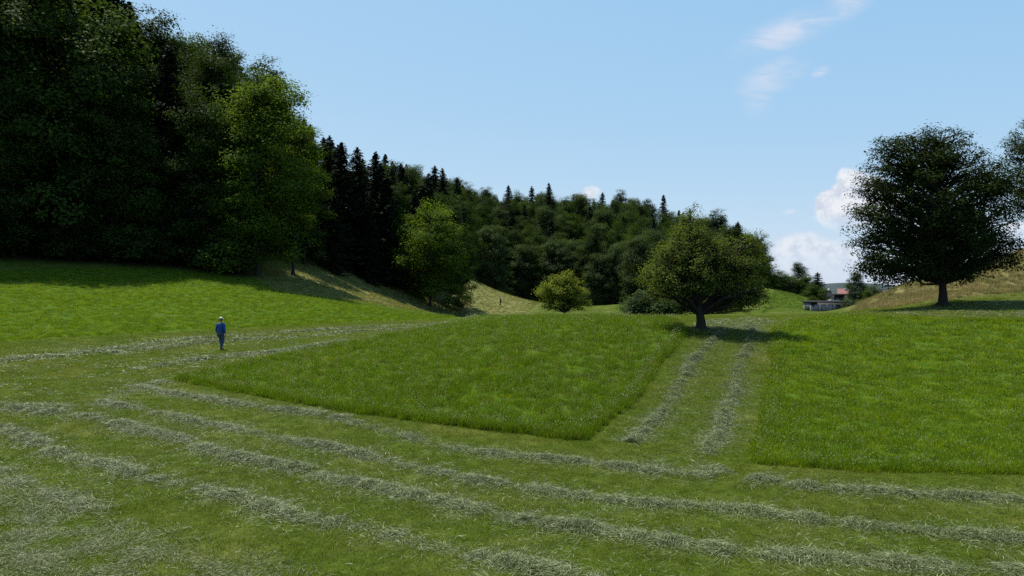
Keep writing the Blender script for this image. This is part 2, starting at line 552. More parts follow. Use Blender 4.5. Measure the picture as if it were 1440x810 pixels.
def make_ground():
    th = np.concatenate([np.linspace(-180, -46, 90, endpoint=False), np.linspace(-46, 46, 940, endpoint=False), np.linspace(46, 180, 90, endpoint=False)])
    th = np.radians(th)
    rad = np.exp(np.concatenate([np.linspace(math.log(1.2), math.log(260), 440), np.linspace(math.log(266), math.log(6000), 60)]))
    Rr, T = np.meshgrid(rad, th, indexing='ij')
    x = Rr * np.sin(T); y = Rr * np.cos(T)
    z = hgt(x, y)
    nr, nt = x.shape
    V = np.stack([x, y, z], -1).reshape(-1, 3)
    V = np.concatenate([V, [[0, 0, gz(0, 0)]]])
    i = np.arange(nr - 1)[:, None] * nt; j = np.arange(nt)[None, :]; j2 = (j + 1) % nt
    Q = np.stack([i + j, i + nt + j, i + nt + j2, i + j2], -1).reshape(-1, 4)
    c = len(V) - 1
    Tn = np.stack([np.full(nt, c), np.arange(nt), (np.arange(nt) + 1) % nt], -1)
    X, Y = V[:, 0], V[:, 1]

    def soft(poly, w):
        m = np.zeros(len(X))
        P = np.asarray(poly)
        sel = (X > P[:, 0].min() - w) & (X < P[:, 0].max() + w) & (Y > P[:, 1].min() - w) & (Y < P[:, 1].max() + w)
        xs, ys = X[sel], Y[sel]
        dd = edge_dist(poly, xs, ys)
        sg = np.where(inside(poly, xs, ys), dd, -dd)
        m[sel] = np.clip(.5 + sg / (2 * w), 0, 1)
        return m
    tall = np.maximum(np.maximum(soft(CENTRAL, .12), soft(RIGHT, .12)), np.maximum(soft(LEFT, .6), soft(KNOLL, 1.5) * .6))
    dry = soft(DRYR, 1.5); stub = soft(DRYL, 3.0)
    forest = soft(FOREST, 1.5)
    rr = np.hypot(X, Y)
    far = np.clip((rr - 400) / 300, 0, 1)

    m, t, out = new_mat('meadow')
    P = t.pos()
    n1 = t.noise(P, .35, 4, .6); n2 = t.noise(P, 3.0, 5, .7); n3 = t.noise(P, 22.0, 3, .7); n4 = t.noise(P, .06, 3, .5)
    mown = t.mix(t.smooth(n2, .3, .72), (.030, .049, .005), (.062, .086, .011))
    mown = t.mix(t.math('MULTIPLY', t.smooth(n1, .48, .68), .55), mown, (.105, .110, .026))
    mown = t.mix(t.math('MULTIPLY', t.smooth(n3, .52, .75), .45), mown, (.018, .030, .006))
    tallc = t.mix(t.smooth(n2, .3, .7), (.034, .066, .005), (.062, .108, .009))
    tallc = t.mix(t.math('MULTIPLY', t.smooth(n1, .45, .7), .5), tallc, (.050, .085, .014))
    dryc = t.mix(t.smooth(n2, .3, .7), (.11, .105, .036), (.19, .165, .075))
    dryc = t.mix(t.math('MULTIPLY', t.smooth(n1, .45, .65), .6), dryc, (.075, .095, .026))
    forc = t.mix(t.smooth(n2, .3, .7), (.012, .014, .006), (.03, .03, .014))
    col = t.mix(t.attr('tall'), mown, tallc)
    col = t.mix(t.attr('dry'), col, dryc)
    n5 = t.noise(P, .9, 4, .65)
    stubc = t.mix(t.smooth(n2, .3, .7), (.090, .098, .028), (.165, .158, .062))
    stubc = t.mix(t.math('MULTIPLY', t.smooth(n5, .45, .65), .6), stubc, (.055, .080, .018))
    col = t.mix(t.attr('stub'), col, stubc)
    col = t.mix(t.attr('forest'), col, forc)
    col = t.mix(t.attr('far'), col, t.mix(t.smooth(n4, .4, .6), (.03, .05, .02), (.07, .085, .03)))
    p = t.new('ShaderNodeBsdfPrincipled')
    t.l.new(col, p.inputs['Base Color'])
    p.inputs['Roughness'].default_value = .9
    p.inputs['Specular IOR Level'].default_value = .02
    b = t.new('ShaderNodeBump')
    b.inputs['Strength'].default_value = .7
    b.inputs['Distance'].default_value = .06
    h = t.math('ADD', n3, t.math('MULTIPLY', n2, 1.5))
    t.l.new(h, b.inputs['Height']); t.l.new(b.outputs[0], p.inputs['Normal'])
    t.l.new(p.outputs[0], out.inputs[0])
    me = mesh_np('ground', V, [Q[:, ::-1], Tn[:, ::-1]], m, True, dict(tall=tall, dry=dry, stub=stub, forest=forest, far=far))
    o = link('ground', me)
    tag(o, 'mown and unmown green meadow rising gently into a valley', 'meadow', kind='structure')


make_ground()


def make_hills():
    m = plain_mat('far_woods_haze_tint', (.009, .017, .017), (.018, .030, .028), .01)  # distance haze painted into the wood colour as a blue-green tint
    xs = np.linspace(-500, 5200, 260)
    ys = np.linspace(3000, 4600, 40)
    X, Y = np.meshgrid(xs, ys, indexing='ij')
    f = (Y - 3000) / 1600
    prof = np.sin(np.pi * np.clip(f, 0, 1)) ** .7
    top = 34 + 16 * np.sin(X / 420.) + 9 * np.sin(X / 133. + 1) + 5 * np.sin(X / 47.) + 25 * np.exp(-((X - 1930) / 260.) ** 2)
    Z = -14 + prof * (top + 14)
    V = np.stack([X, Y, Z], -1).reshape(-1, 3)
    a, b = X.shape
    i = np.arange(a - 1)[:, None] * b; j = np.arange(b - 1)[None, :]
    Q = np.stack([i + j, i + b + j, i + b + j + 1, i + j + 1], -1).reshape(-1, 4)
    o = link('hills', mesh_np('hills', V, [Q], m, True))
    tag(o, 'low haze-blue wooded hills on the horizon beyond the valley', 'hills', kind='structure')


make_hills()



# ------------------------------------------------------------------ leaves and trees
def unit(v):
    return v / (np.linalg.norm(v, axis=-1, keepdims=True) + 1e-9)


def leaf_cards(C, N, size, r, aspect=.62, vv=None):
    """folded leaf cards: centre C, normal N"""
    n = len(C)
    N = unit(N)
    A = unit(np.cross(N, unit(r.normal(size=(n, 3)))))
    B = np.cross(N, A)
    s = (size * (.65 + .7 * r.random(n)))[:, None]
    v0 = C - A * s * .5
    v1 = C + B * s * .5 * aspect + N * s * .10
    v2 = C + A * s * .5 - N * s * .08
    v3 = C - B * s * .5 * aspect + N * s * .10
    V = np.stack([v0, v1, v2, v3], 1).reshape(-1, 3)
    Q = np.arange(4 * n).reshape(n, 4)
    if vv is None:
        vv = r.random(n)
    return V, Q, np.repeat(vv, 4)


def lobed_tree(name, seed, lobes, H, trunk_r, leaf, n_leaf, mat, bark, trunk_pts=None, clump=.95, twig=.12, limb_share=.45, flat=.6, droop=.0, core=.35, fork=None, flare=1.5):
    """returns (crown mesh, trunk mesh). lobes: (x,y,z,rx,ry,rz,weight)"""
    r = np.random.default_rng(seed)
    L = np.array(lobes, float)
    vol = L[:, 3] * L[:, 4] * L[:, 5]
    share = (vol ** .8) * L[:, 6]
    share /= share.sum()
    area = (L[:, 3] * L[:, 5] * L[:, 6]).sum()
    ncl = int(max(14, 5.2 * area / (clump * clump)))
    cc, cn, cr = [], [], []
    for l, s in zip(L, share):
        k = max(2, int(round(ncl * s)))
        u = unit(r.normal(size=(k, 3)))
        rad = core + (1 - core) * r.random(k) ** .55
        rad *= 1 + .13 * np.sin(u[:, 0] * 5 + seed) * np.sin(u[:, 2] * 6 + seed * 2) + .1 * r.normal(size=k)
        cc.append(l[:3] + u * rad[:, None] * l[3:6])
        cn.append(u)
        cr.append(clump * (.6 + .75 * r.random(k)) * np.clip(min(l[3:6]) / (clump * 1.6), .45, 1.1))
    cc = np.concatenate(cc); cn = np.concatenate(cn); cr = np.concatenate(cr)
    ok = cc[:, 2] > .4
    cc, cn, cr = cc[ok], cn[ok], cr[ok]
    k = len(cc)
    per = cr ** 2
    cnt = np.maximum(6, (n_leaf * per / per.sum()).astype(int))
    idx = np.repeat(np.arange(k), cnt)
    n = len(idx)
    g = unit(r.normal(size=(n, 3)))
    rad = (.25 + .75 * r.random(n) ** .5) * (1 + .25 * r.normal(size=n))
    P = cc[idx] + g * (rad * cr[idx])[:, None] * np.array([1, 1, flat])
    P[:, 2] -= droop * np.hypot(g[:, 0], g[:, 1]) * rad * cr[idx]
    N = g * .4 + cn[idx] * .5 + np.array([0, 0, .6]) + r.normal(size=(n, 3)) * .32
    cv = r.random(k)
    vv = np.clip(.72 * cv[idx] + .32 * r.random(n), 0, 1)
    V, Q, va = leaf_cards(P, N, leaf, r, vv=vv)
    crown = mesh_np(name + '_crown', V, [Q], mat, False, dict(v=va))
    # trunk and limbs
    T = Tubes()
    if trunk_pts is None:
        zt = np.linspace(0, 1, 9)
        tw = np.cumsum(r.normal(size=(9, 2)) * .012 * H, axis=0) * zt[:, None]
        ctr = (L[:, :2] * share[:, None]).sum(0)
        trunk_pts = np.stack([tw[:, 0] + ctr[0] * zt, tw[:, 1] + ctr[1] * zt, zt * H * .86], 1)
    trunk_pts = np.asarray(trunk_pts, float)
    # flare buried a little
    tp = np.concatenate([trunk_pts[:1] - [[0, 0, .35]], trunk_pts[:1], trunk_pts[:1] + (trunk_pts[1] - trunk_pts[0]) * .3, trunk_pts[1:]])
    m = len(tp)
    f = np.linspace(0, 1, m)
    tr = trunk_r * (1 - .93 * f ** .9)
    tr[0] *= flare * 1.1; tr[1] *= flare; tr[2] *= 1.06
    T.tube(tp, tr, 12)
    nl = int(k * limb_share)
    for i in r.permutation(k)[:nl]:
        c = cc[i]
        hd = np.hypot(c[0], c[1])
        zmin = max(.12 * H, trunk_pts[1][2] * .8)
        zs = np.clip(c[2] - hd * (.45 + .35 * r.random()), zmin, trunk_pts[-1][2] * .95)
        q = np.array([np.interp(zs, trunk_pts[:, 2], trunk_pts[:, a]) for a in range(2)] + [zs])
        dl = np.linalg.norm(c - q)
        mid1 = q + (c - q) * .35 + np.array([0, 0, .10 * dl]) + r.normal(size=3) * .05 * dl
        mid2 = q + (c - q) * .7 + np.array([0, 0, .07 * dl]) + r.normal(size=3) * .05 * dl
        rb = min(trunk_r * .36, .022 * dl + .02) * (.6 + .6 * r.random())
        T.tube([q, mid1, mid2, c], [rb, rb * .72, rb * .42, .012], 5)
        for _ in range(2):
            e = c + unit(r.normal(size=3)) * cr[i] * 1.05
            T.tube([mid2, (mid2 + e) / 2 + r.normal(size=3) * .08, e], [rb * .35, rb * .22, .006], 4)
    trunk = T.mesh(name + '_trunk', bark)
    return crown, trunk


def auto_lobes(seed, H, Rr, base, n=9, top=.55):
    r = np.random.default_rng(seed)
    L = []
    ch = H - base
    L.append((0, 0, base + ch * .55, Rr * .72, Rr * .72, ch * .46, 1.0))
    for i in range(n):
        a = 2 * math.pi * (i * .381966 + .1 * r.random())
        f = (i + .5) / n
        z = base + ch * (.05 + .85 * f)
        prof = math.sin(math.pi * min(1, .22 + .78 * f * top / .55)) if f < .95 else .3
        prof = max(.25, math.sqrt(max(0.02, 1 - ((f - .38) / .68) ** 2)))
        rr = Rr * prof * (.62 + .2 * r.random())
        s = Rr * (.34 + .16 * r.random())
        L.append((math.cos(a) * rr, math.sin(a) * rr, z, s, s, s * .85, 1.1))
    L.append((Rr * .1 * r.normal(), Rr * .1 * r.normal(), H - Rr * .28, Rr * .36, Rr * .36, Rr * .32, 1))
    return L


def spruce(name, seed, H, Rr, base, mat, bark, thin=1.0):
    r = np.random.default_rng(seed)
    T = Tubes()
    T.tube([[0, 0, -.5], [0, 0, H * .3], [.03, .02, H * .7], [0, 0, H]], [.011 * H + .08, .009 * H + .05, .005 * H + .02, .012], 8)
    C, N = [], []
    z = base
    ph = 0
    while z < H - .25:
        f = (z - base) / (H - base)
        Rl = Rr * (1 - f) ** .66 * (1 + .12 * math.sin(seed + z * .9)) + .34
        nb = max(5, int(8 - 2 * f))
        for b in range(nb):
            if r.random() > thin: continue
            a = ph + 2 * math.pi * b / nb + r.normal() * .2
            ln = Rl * (.6 + .55 * r.random())
            dirv = np.array([math.cos(a), math.sin(a)])
            m = max(5, int(ln * 11))
            s = (np.arange(m) + r.random(m)) / m
            # droop then lift at the tip
            dz = -.42 * ln * s + .24 * ln * s ** 2.5 + .1 * ln * f
            w = ln * .20 * (1.05 - s) + .08
            side = r.normal(size=m) * w * .75
            px = dirv[0] * s * ln - dirv[1] * side
            py = dirv[1] * s * ln + dirv[0] * side
            pz = z + r.normal() * .12 + dz - np.abs(r.normal(size=m)) * .16 - np.abs(side) * .35
            C.append(np.stack([px, py, pz], 1))
            nn = np.stack([dirv[0] * .35 + r.normal(size=m) * .35, dirv[1] * .35 + r.normal(size=m) * .35, .75 + .3 * r.random(m)], 1)
            N.append(nn)
            if ln > 1.2:
                T.tube([[0, 0, z], [dirv[0] * ln * .5, dirv[1] * ln * .5, z - .16 * ln], [dirv[0] * ln * .95, dirv[1] * ln * .95, z - .2 * ln]], [.035, .02, .006], 3)
        ph += 1.3
        z += .34 + .22 * (1 - f) + .1 * r.random()
    # leader tuft
    k = 26
    C.append(np.stack([r.normal(size=k) * .10, r.normal(size=k) * .10, H - r.random(k) * 1.1], 1)); N.append(r.normal(size=(k, 3)) + [0, 0, .4])
    C = np.concatenate(C); N = np.concatenate(N)
    V, Q, va = leaf_cards(C, N, .55, r, aspect=.5)
    return mesh_np(name + '_crown', V, [Q], mat, False, dict(v=va)), T.mesh(name + '_trunk', bark)


def tree_thing(name, meshes, loc, label, cat, group=None, rz=0.0, scale=(1, 1, 1)):
    e = empty(name, loc, rz)
    e.scale = scale
    link('crown', meshes[0], e)
    link('trunk', meshes[1], e)
    tag(e, label, cat, group)
    return e


# prototypes of the woods (unit trees, later scaled a little)
BROAD = {}
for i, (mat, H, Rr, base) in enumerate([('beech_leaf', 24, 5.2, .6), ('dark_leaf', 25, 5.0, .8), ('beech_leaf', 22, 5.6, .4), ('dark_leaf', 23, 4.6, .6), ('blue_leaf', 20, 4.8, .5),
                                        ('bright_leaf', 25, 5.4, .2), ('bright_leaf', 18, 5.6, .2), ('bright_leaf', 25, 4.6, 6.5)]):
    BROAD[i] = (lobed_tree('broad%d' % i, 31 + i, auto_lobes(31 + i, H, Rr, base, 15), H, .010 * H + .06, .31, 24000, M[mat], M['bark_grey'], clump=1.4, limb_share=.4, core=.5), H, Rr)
SPRUCE = {}
for i, (H, Rr, base) in enumerate([(28, 4.8, .8), (26, 4.3, .5), (30, 5.2, 1.0), (24, 4.2, .4)]):
    SPRUCE[i] = (spruce('spruce%d' % i, 71 + i, H, Rr, base, M['needle'], M['bark'], .93), H, Rr)
BUSH = {}
for i, mat in enumerate(['blue_leaf', 'dark_leaf', 'beech_leaf']):
    BUSH[i] = (lobed_tree('bush%d' % i, 91 + i, [(0, 0, 1.5, 1.6, 1.6, 1.3, 1), (1.1, .2, 1.1, 1.1, 1.1, 1, 1), (-1.2, -.2, 1.2, 1.1, 1.1, 1.1, 1), (.2, .9, 1, 1, 1, 1, 1)], 3.2, .08, .17, 4200, M[mat], M['bark'], clump=.5, core=.1), 3.0, 2.0)

PLACED = []
rt = random.Random(5)


def put(kind, var, x, y, height, label, cat, group=None, wide=1.0, name=None):
    me, H, Rr = {'b': BROAD, 's': SPRUCE, 'u': BUSH}[kind][var]
    s = height / H
    nm = name or {'b': 'broadleaf_tree', 's': 'spruce_tree', 'u': 'shrub'}[kind]
    e = tree_thing(nm, me, (x, y, gz(x, y) - .1), label, cat, group, rt.uniform(0, 6.28), (s * wide, s * wide, s))
    PLACED.append((x, y, Rr * s * wide))
    return e


def put_px(kind, var, px, d, top_py, label, cat, group=None, wide=1.0, name=None):
    x = (px - 720) / F * d
    top = CAM_Z - (top_py - HOR) / F * d
    return put(kind, var, x, d, max(2.0, top - gz(x, d) + .1), label, cat, group, wide, name)


# trees one can point at along the edge of the wood and on its skyline
SP, BT = 'spruce tree', 'broadleaf tree'
for a in [
    ('b', 5, 362, 90, 98, 'tall bright green broadleaf tree at the right end of the near forest edge', BT, None, 1.12),
    ('b', 7, 412, 97, 165, 'pale green broadleaf tree with wispy top behind the bright forest edge tree', BT, None, 1.0),
    ('b', 2, 330, 92, 150, 'dark leafy tree just left of the tall bright green forest edge tree', BT, None, .85),
    ('b', 0, 285, 90, 120, 'broadleaf tree with small sunlit patches standing in the left forest edge', BT, None, .9),
    ('b', 1, 305, 106, 52, 'dark domed treetop highest on the skyline left of the bright tree', BT, None, .8),
    ('b', 3, 215, 106, 12, 'round dark treetop reaching almost to the top of the photo on the left skyline', BT, None, .9),
    ('s', 2, 150, 94, -60, 'very tall black spruce in the left forest whose top leaves the photo', SP, None, 1.1),
    ('b', 0, 20, 82, 85, 'broadleaf tree with pale green branches at the left edge of the photo', BT, None, .9),
    ('b', 2, 205, 88, 180, 'dark leafy tree in the middle of the near forest edge in deep shade', BT, None, .9),
    ('b', 1, 110, 84, 150, 'dark leafy tree in deep shade left of the middle of the near forest edge', BT, None, .95),
    ('b', 5, 48, 93, 45, 'broadleaf tree with a yellowish sunlit bough high in the upper left corner', BT, None, .7),
    ('b', 0, 428, 108, 178, 'mid green broadleaf tree filling in between the bright edge tree and the spruce stand', BT, None, .9),
    ('s', 0, 455, 116, 193, 'leftmost dark spruce of the tall stand beyond the tan meadow slope', SP, None, 1.35),
    ('s', 1, 480, 120, 200, 'second dark spruce from the left in the stand beyond the tan slope', SP, None, 1.35),
    ('s', 0, 502, 124, 207, 'dark spruce with forked looking top in the middle of the tall stand', SP, None, 1.35),
    ('s', 2, 528, 130, 213, 'dark pointed spruce at the right end of the tall stand on the skyline', SP, None, 1.35),
    ('s', 3, 545, 128, 245, 'shorter spruce leaning against the right side of the tall spruce stand', SP, None, 1.35),
    ('s', 1, 470, 112, 262, 'lower dark spruce at the front foot of the tall spruce stand', SP, None, 1.15),
    ('s', 3, 520, 121, 290, 'low dark spruce at the shaded foot of the spruce stand above tan grass', SP, None, 1.2),
    ('b', 6, 605, 128, 286, 'sunlit round green tree with low boughs in front of the spruce stand', BT, None, 1.15),
    ('b', 2, 645, 134, 318, 'darker green tree overhanging the tan slope right of the sunlit round tree', BT, None, .9),
    ('b', 4, 690, 190, 318, 'grey green tree at the far end of the tan slope', BT, None, 1.1),
    ('b', 4, 735, 225, 345, 'grey green broadleaf tree behind and left of the small yellow green tree', BT, None, 1.2),
    ('b', 4, 782, 222, 338, 'grey green broadleaf tree rising right behind the small yellow green tree', BT, None, 1.2),
    ('b', 0, 718, 232, 318, 'mid green tree low on the wooded hillside left of the yellow green tree', BT, None, 1.0),
    ('s', 2, 622, 215, 236, 'dark spruce on the skyline above the sunlit round green tree', SP, None, 1.1),
    ('s', 0, 603, 212, 243, 'dark spruce just left of the highest spruce above the round green tree', SP, None, 1.1),
    ('s', 1, 643, 222, 250, 'dark slender spruce right of the highest spruce above the round green tree', SP, None, 1.1),
    ('s', 0, 772, 285, 257, 'slim spruce piercing the hill skyline left of the little white cloud', SP, None, 1.0),
    ('s', 3, 748, 285, 262, 'smaller spruce on the hill skyline left of the slim piercing spruce', SP, None, 1.0),
    ('s', 2, 715, 275, 260, 'broad spruce on the hill skyline midway to the little white cloud', SP, None, 1.2),
    ('b', 3, 872, 300, 266, 'rounded dark treetop on the skyline right of the little white cloud', BT, None, .8),
    ('s', 1, 933, 305, 274, 'thin spruce at the right end of the hill skyline left of the apple tree', SP, None, 1.1),
    ('b', 1, 910, 300, 280, 'dark dome of a broadleaf tree on the skyline beside the thin right spruce', BT, None, 1.0),
    ('b', 3, 1010, 250, 294, 'dark tree showing its top just above the right side of the apple tree', BT, None, 1.1),
    ('b', 3, 1036, 250, 320, 'dark tree on the falling end of the wood behind the apple tree', BT, None, 1.1),
    ('b', 4, 900, 196, 332, 'grey green tree at the valley floor left of the apple tree', BT, None, 1.0),
    ('b', 4, 865, 205, 345, 'slender grey green tree at the foot of the wooded hill', BT, None, .7),
    ('b', 1, 835, 212, 318, 'dark tree with a bare lower trunk at the foot of the hill', BT, None, .8),
]:
    put_px(*a)
# trees round the knoll and the low building on the right
for a in [
    ('b', 0, 1076, 165, 362, 'green tree beyond the grassy knoll close behind the apple tree', BT, None, 1.15),
    ('b', 3, 1098, 178, 386, 'small rounded tree behind the grassy knoll', BT, None, 1.6),
    ('b', 0, 1090, 170, 379, 'green tree between the apple tree and the small rounded tree on the knoll', BT, None, 1.5),
    ('b', 2, 1136, 172, 386, 'dark tree between the tallest ragged tree and the pointed green tree', BT, None, 1.5),
    ('b', 1, 1124, 175, 369, 'tallest ragged tree behind the grassy knoll', BT, None, 1.15),
    ('b', 2, 1109, 172, 384, 'bushy green tree left of the tallest ragged tree on the knoll', BT, None, 1.6),
    ('s', 3, 1150, 170, 383, 'pointed green tree left of the red roof behind the low building', 'conifer', None, 1.9),
    ('b', 2, 1146, 160, 400, 'low round tree directly above the left end of the dark flat building', BT, None, 1.8),
    ('b', 4, 1203, 134, 383, 'lone slender tree right of the red roof beside the brown bank', BT, None, .95),
    ('b', 3, 1216, 136, 399, 'small loose tree just right of the lone slender tree', BT, None, .9),
    ('u', 0, 1197, 110, 417, 'grey green bush covering the right end of the flat building', 'bush', None, 1.1),
    ('u', 1, 1212, 112, 424, 'low bush between the flat building and the brown bank', 'bush', None, 1.4),
    ('u', 2, 1143, 122, 415, 'small round bush on the roofline at the left of the flat building', 'bush', None, 1.0),
    ('u', 0, 880, 168, 427, 'low spreading shrub on the valley floor right of the yellow green tree', 'shrub', None, 1.3),
    ('u', 1, 868, 172, 431, 'small dark shrub at the foot of the wood beside the spreading shrub', 'shrub', None, 1.3),
    ('u', 0, 912, 100, 402, 'grey green bush at the lower left of the apple tree crown', 'bush', None, 1.2),
    ('u', 1, 942, 98, 405, 'dark bush behind the left side of the apple tree trunk', 'bush', None, 1.2),
    ('u', 1, 898, 110, 415, 'low bush left of the grey green bush near the apple tree', 'bush', None, 1.3),
    ('u', 1, 1022, 88, 386, 'dark bush filling the gap right of the apple tree trunk', 'bush', None, 1.0),
    ('u', 1, 1042, 95, 392, 'dark bush at the foot of the grassy knoll', 'bush', None, .9),
    ('u', 2, 1002, 84, 404, 'small dark bush close behind the apple tree trunk', 'bush', None, 1.0),
    ('u', 2, 1228, 75, 398, 'small olive bush on the top edge of the brown bank', 'bush', None, .9),
]:
    put_px(*a)

# the rest of the wood: every tree its own object, named by where one finds it
SECT = [(-400, 90, 'at the far left of the near forest'), (90, 190, 'left of the middle of the near forest'), (190, 290, 'right of the middle of the near forest'),
        (290, 440, 'at the right end of the near forest'), (440, 570, 'among the dark stand beyond the tan slope'), (570, 680, 'on the hillside above the sunlit round tree'),
        (680, 790, 'on the far hillside left of the small cloud'), (790, 880, 'on the far hillside below the small cloud'), (880, 960, 'on the far hillside left of the apple tree top'),
        (960, 1200, 'on the falling end of the hillside behind the apple tree')]


def fill(cells, spruce_share, hb, hs, variants, fb, keep):
    for (x, y) in cells:
        if not keep(x, y): continue
        if any((x - a) ** 2 + (y - b) ** 2 < (3.2 if y < 150 else 4.4) ** 2 for a, b, _ in PLACED): continue
        px = 720 + F * x / y
        sect = next((s[2] for s in SECT if s[0] <= px < s[1]), None)
        if sect is None: continue
        sp = rt.random() < (spruce_share(px) if callable(spruce_share) else spruce_share)
        d0 = edge_dist(FOREST[:20], np.array([x]), np.array([y]))[0]
        tallf = 1.28 if px < 150 else (1.1 if px < 210 else 1.0)
        row = 'front' if d0 < 9 else ('middle' if d0 < 45 else 'back')
        lab = '%s, %s rows, %s' % ('dark spruce' if sp else 'leafy tree', row, sect)
        grp = '%s %s, %s rows' % ('spruces' if sp else 'broadleaf trees', sect, row)
        if sp:
            put('s', rt.randrange(4), x, y, rt.uniform(*hs) * tallf, lab, SP, grp, rt.uniform(1.05, 1.35))
        else:
            put('b', rt.choice(variants), x, y, rt.uniform(*hb) * tallf, lab, BT, grp, rt.uniform(.85, 1.1))


def grid(x0, x1, y0, y1, st):
    out = []
    y = y0
    k = 0
    while y < y1:
        x = x0 + (st / 2 if k % 2 else 0)
        while x < x1:
            out.append((x + rt.uniform(-.3, .3) * st, y + rt.uniform(-.3, .3) * st))
            x += st
        y += st * .87; k += 1
    out.sort(key=lambda p: p[1])
    return out


def in_forest(x, y, m=1.5):
    X, Y = np.array([x]), np.array([y])
    return bool(inside(FOREST, X, Y)[0]) and edge_dist(FOREST, X, Y)[0] > m


fill(grid(-105, -24, 76, 128, 6.2), lambda px: .4 if px < 190 else .08, (24, 29), (25, 31), [0, 1, 1, 3, 3, 2], 'near', lambda x, y: in_forest(x, y, 2.0) and -.86 < x / y < -.325)
fill(grid(-60, -8, 112, 178, 5.0), .75, (14, 18), (16, 20.5), [1, 3, 0], 'mid', lambda x, y: in_forest(x, y, 1.5) and (y < 145 or x / y > -.2) and x / y > -.32)
fill(grid(-42, 110, 176, 315, 8.6), lambda px: .28 if px < 860 else .12, (19, 25), (20, 27), [0, 1, 2, 3, 4, 4, 0], 'far', lambda x, y: in_forest(x, y, 1.0) and -.19 < x / y < .365)

# undergrowth along the shaded foot of the wood
edge = [(-83, 73), (-65, 78), (-52, 82.5), (-43, 86), (-34, 88), (-38, 104), (-41, 116), (-30, 121), (-20, 130), (-14, 150), (-10, 178), (-6, 205), (6, 232), (20, 212), (34, 196), (46, 190)]
for a, b in zip(edge, edge[1:]):
    ln = math.hypot(b[0] - a[0], b[1] - a[1])
    n = max(1, int(ln / 3.4))
    for i in range(n):
        f = (i + rt.uniform(.2, .8)) / n
        nx, ny = -(b[1] - a[1]) / ln, (b[0] - a[0]) / ln
        off = rt.uniform(1.0, 3.2)
        x, y = a[0] + (b[0] - a[0]) * f + nx * off, a[1] + (b[1] - a[1]) * f + ny * off
        px = 720 + F * x / y
        where = 'near forest' if px < 430 else ('spruce stand beyond the tan slope' if px < 620 else 'far wooded hillside')
        put('u', 1, x, y, rt.uniform(3.0, 5.5), 'dark bush in undergrowth at the foot of the ' + where, 'bush', 'undergrowth bushes at the foot of the ' + where, rt.uniform(1.0, 1.4))

# ------------------------------------------------------------------ the four single trees of the meadow
def px_lobes(base, d, rows):
    """lobes given as photograph-sized ellipses around the trunk foot, in metres"""
    k = d / F
    return [((px - base[0]) * k, dy, (base[1] - py) * k, rx * k, (rx * .5 + ry * .5) * k if ryy is None else ryy, ry * k, w) for (px, py, rx, ry, dy, w, ryy) in rows]


def single(name, px, py, d, rows, label, cat, **kw):
    x = (px - 720) / F * d
    z = gz(x, d)
    lo = px_lobes((px, HOR + (CAM_Z - z) * F / d), d, rows)      # heights above the real foot
    me = lobed_tree(name, lobes=lo, **kw)
    return tree_thing(name, me, (x, d, z), label, cat)


k36 = 36 / F
single('apple_tree', 986, 463, 36, [
    (985, 378, 55, 45, 0, 1, 2.0), (940, 390, 38, 32, .2, 1, 1.4), (920, 392, 20, 20, -.3, 1, .9), (972, 345, 36, 34, 0, 1, 1.3), (970, 316, 18, 28, 0, .9, .7), (974, 298, 11, 14, 0, .7, .4), (985, 322, 16, 18, .2, .7, .6),
    (1020, 370, 38, 36, .3, 1, 1.5), (1050, 385, 30, 38, 0, 1, 1.2), (1055, 350, 22, 26, .2, .8, .8), (1062, 410, 22, 22, -.2, .9, .8), (1030, 415, 26, 22, .5, .9, 1),
    (955, 396, 28, 18, -.8, .9, .9), (935, 362, 22, 22, 0, .8, .8), (1000, 330, 20, 18, .3, .6, .7), (1062, 342, 15, 17, 0, .8, .6), (1052, 428, 16, 12, .6, .8, .6)],
    'old broad apple tree with thick dark trunk at the head of the mown strip', 'apple tree', seed=3, H=6.4, trunk_r=.34, leaf=.095, n_leaf=30000,
    mat=M['apple_leaf'], bark=M['bark'], trunk_pts=[(0, 0, 0), (-.02, 0, .5), (-.1, .02, 1.0), (-.16, .05, 1.6), (-.2, .05, 2.6), (-.3, 0, 3.8), (-.55, 0, 5.0), (-.6, 0, 6.4)], clump=.34, limb_share=.5, droop=.2, flat=.7, flare=1.25, core=.5)
single('fruit_tree', 793, 447, 68, [
    (793, 408, 26, 20, 0, 1, 1.8), (772, 412, 18, 16, 0, 1, 1.1), (765, 425, 10, 9, 0, .8, .7), (815, 415, 18, 14, 0, 1, 1.1), (826, 424, 10, 9, 0, .8, .7), (797, 392, 15, 12, 0, 1, 1), (784, 396, 12, 12, 0, .9, .9), (808, 400, 12, 12, 0, .9, .8), (778, 400, 9, 8, 0, .8, .6), (775, 432, 14, 7, .4, .9, .9), (812, 430, 16, 8, .4, .9, .9), (795, 428, 20, 8, -.6, .9, .9)],
    'small yellow green fruit tree standing alone before the dark wood', 'fruit tree', seed=8, H=4.9, trunk_r=.17, leaf=.14, n_leaf=14000,
    mat=M['young_leaf'], bark=M['bark'], clump=.42, limb_share=.5, droop=.25, core=.15)
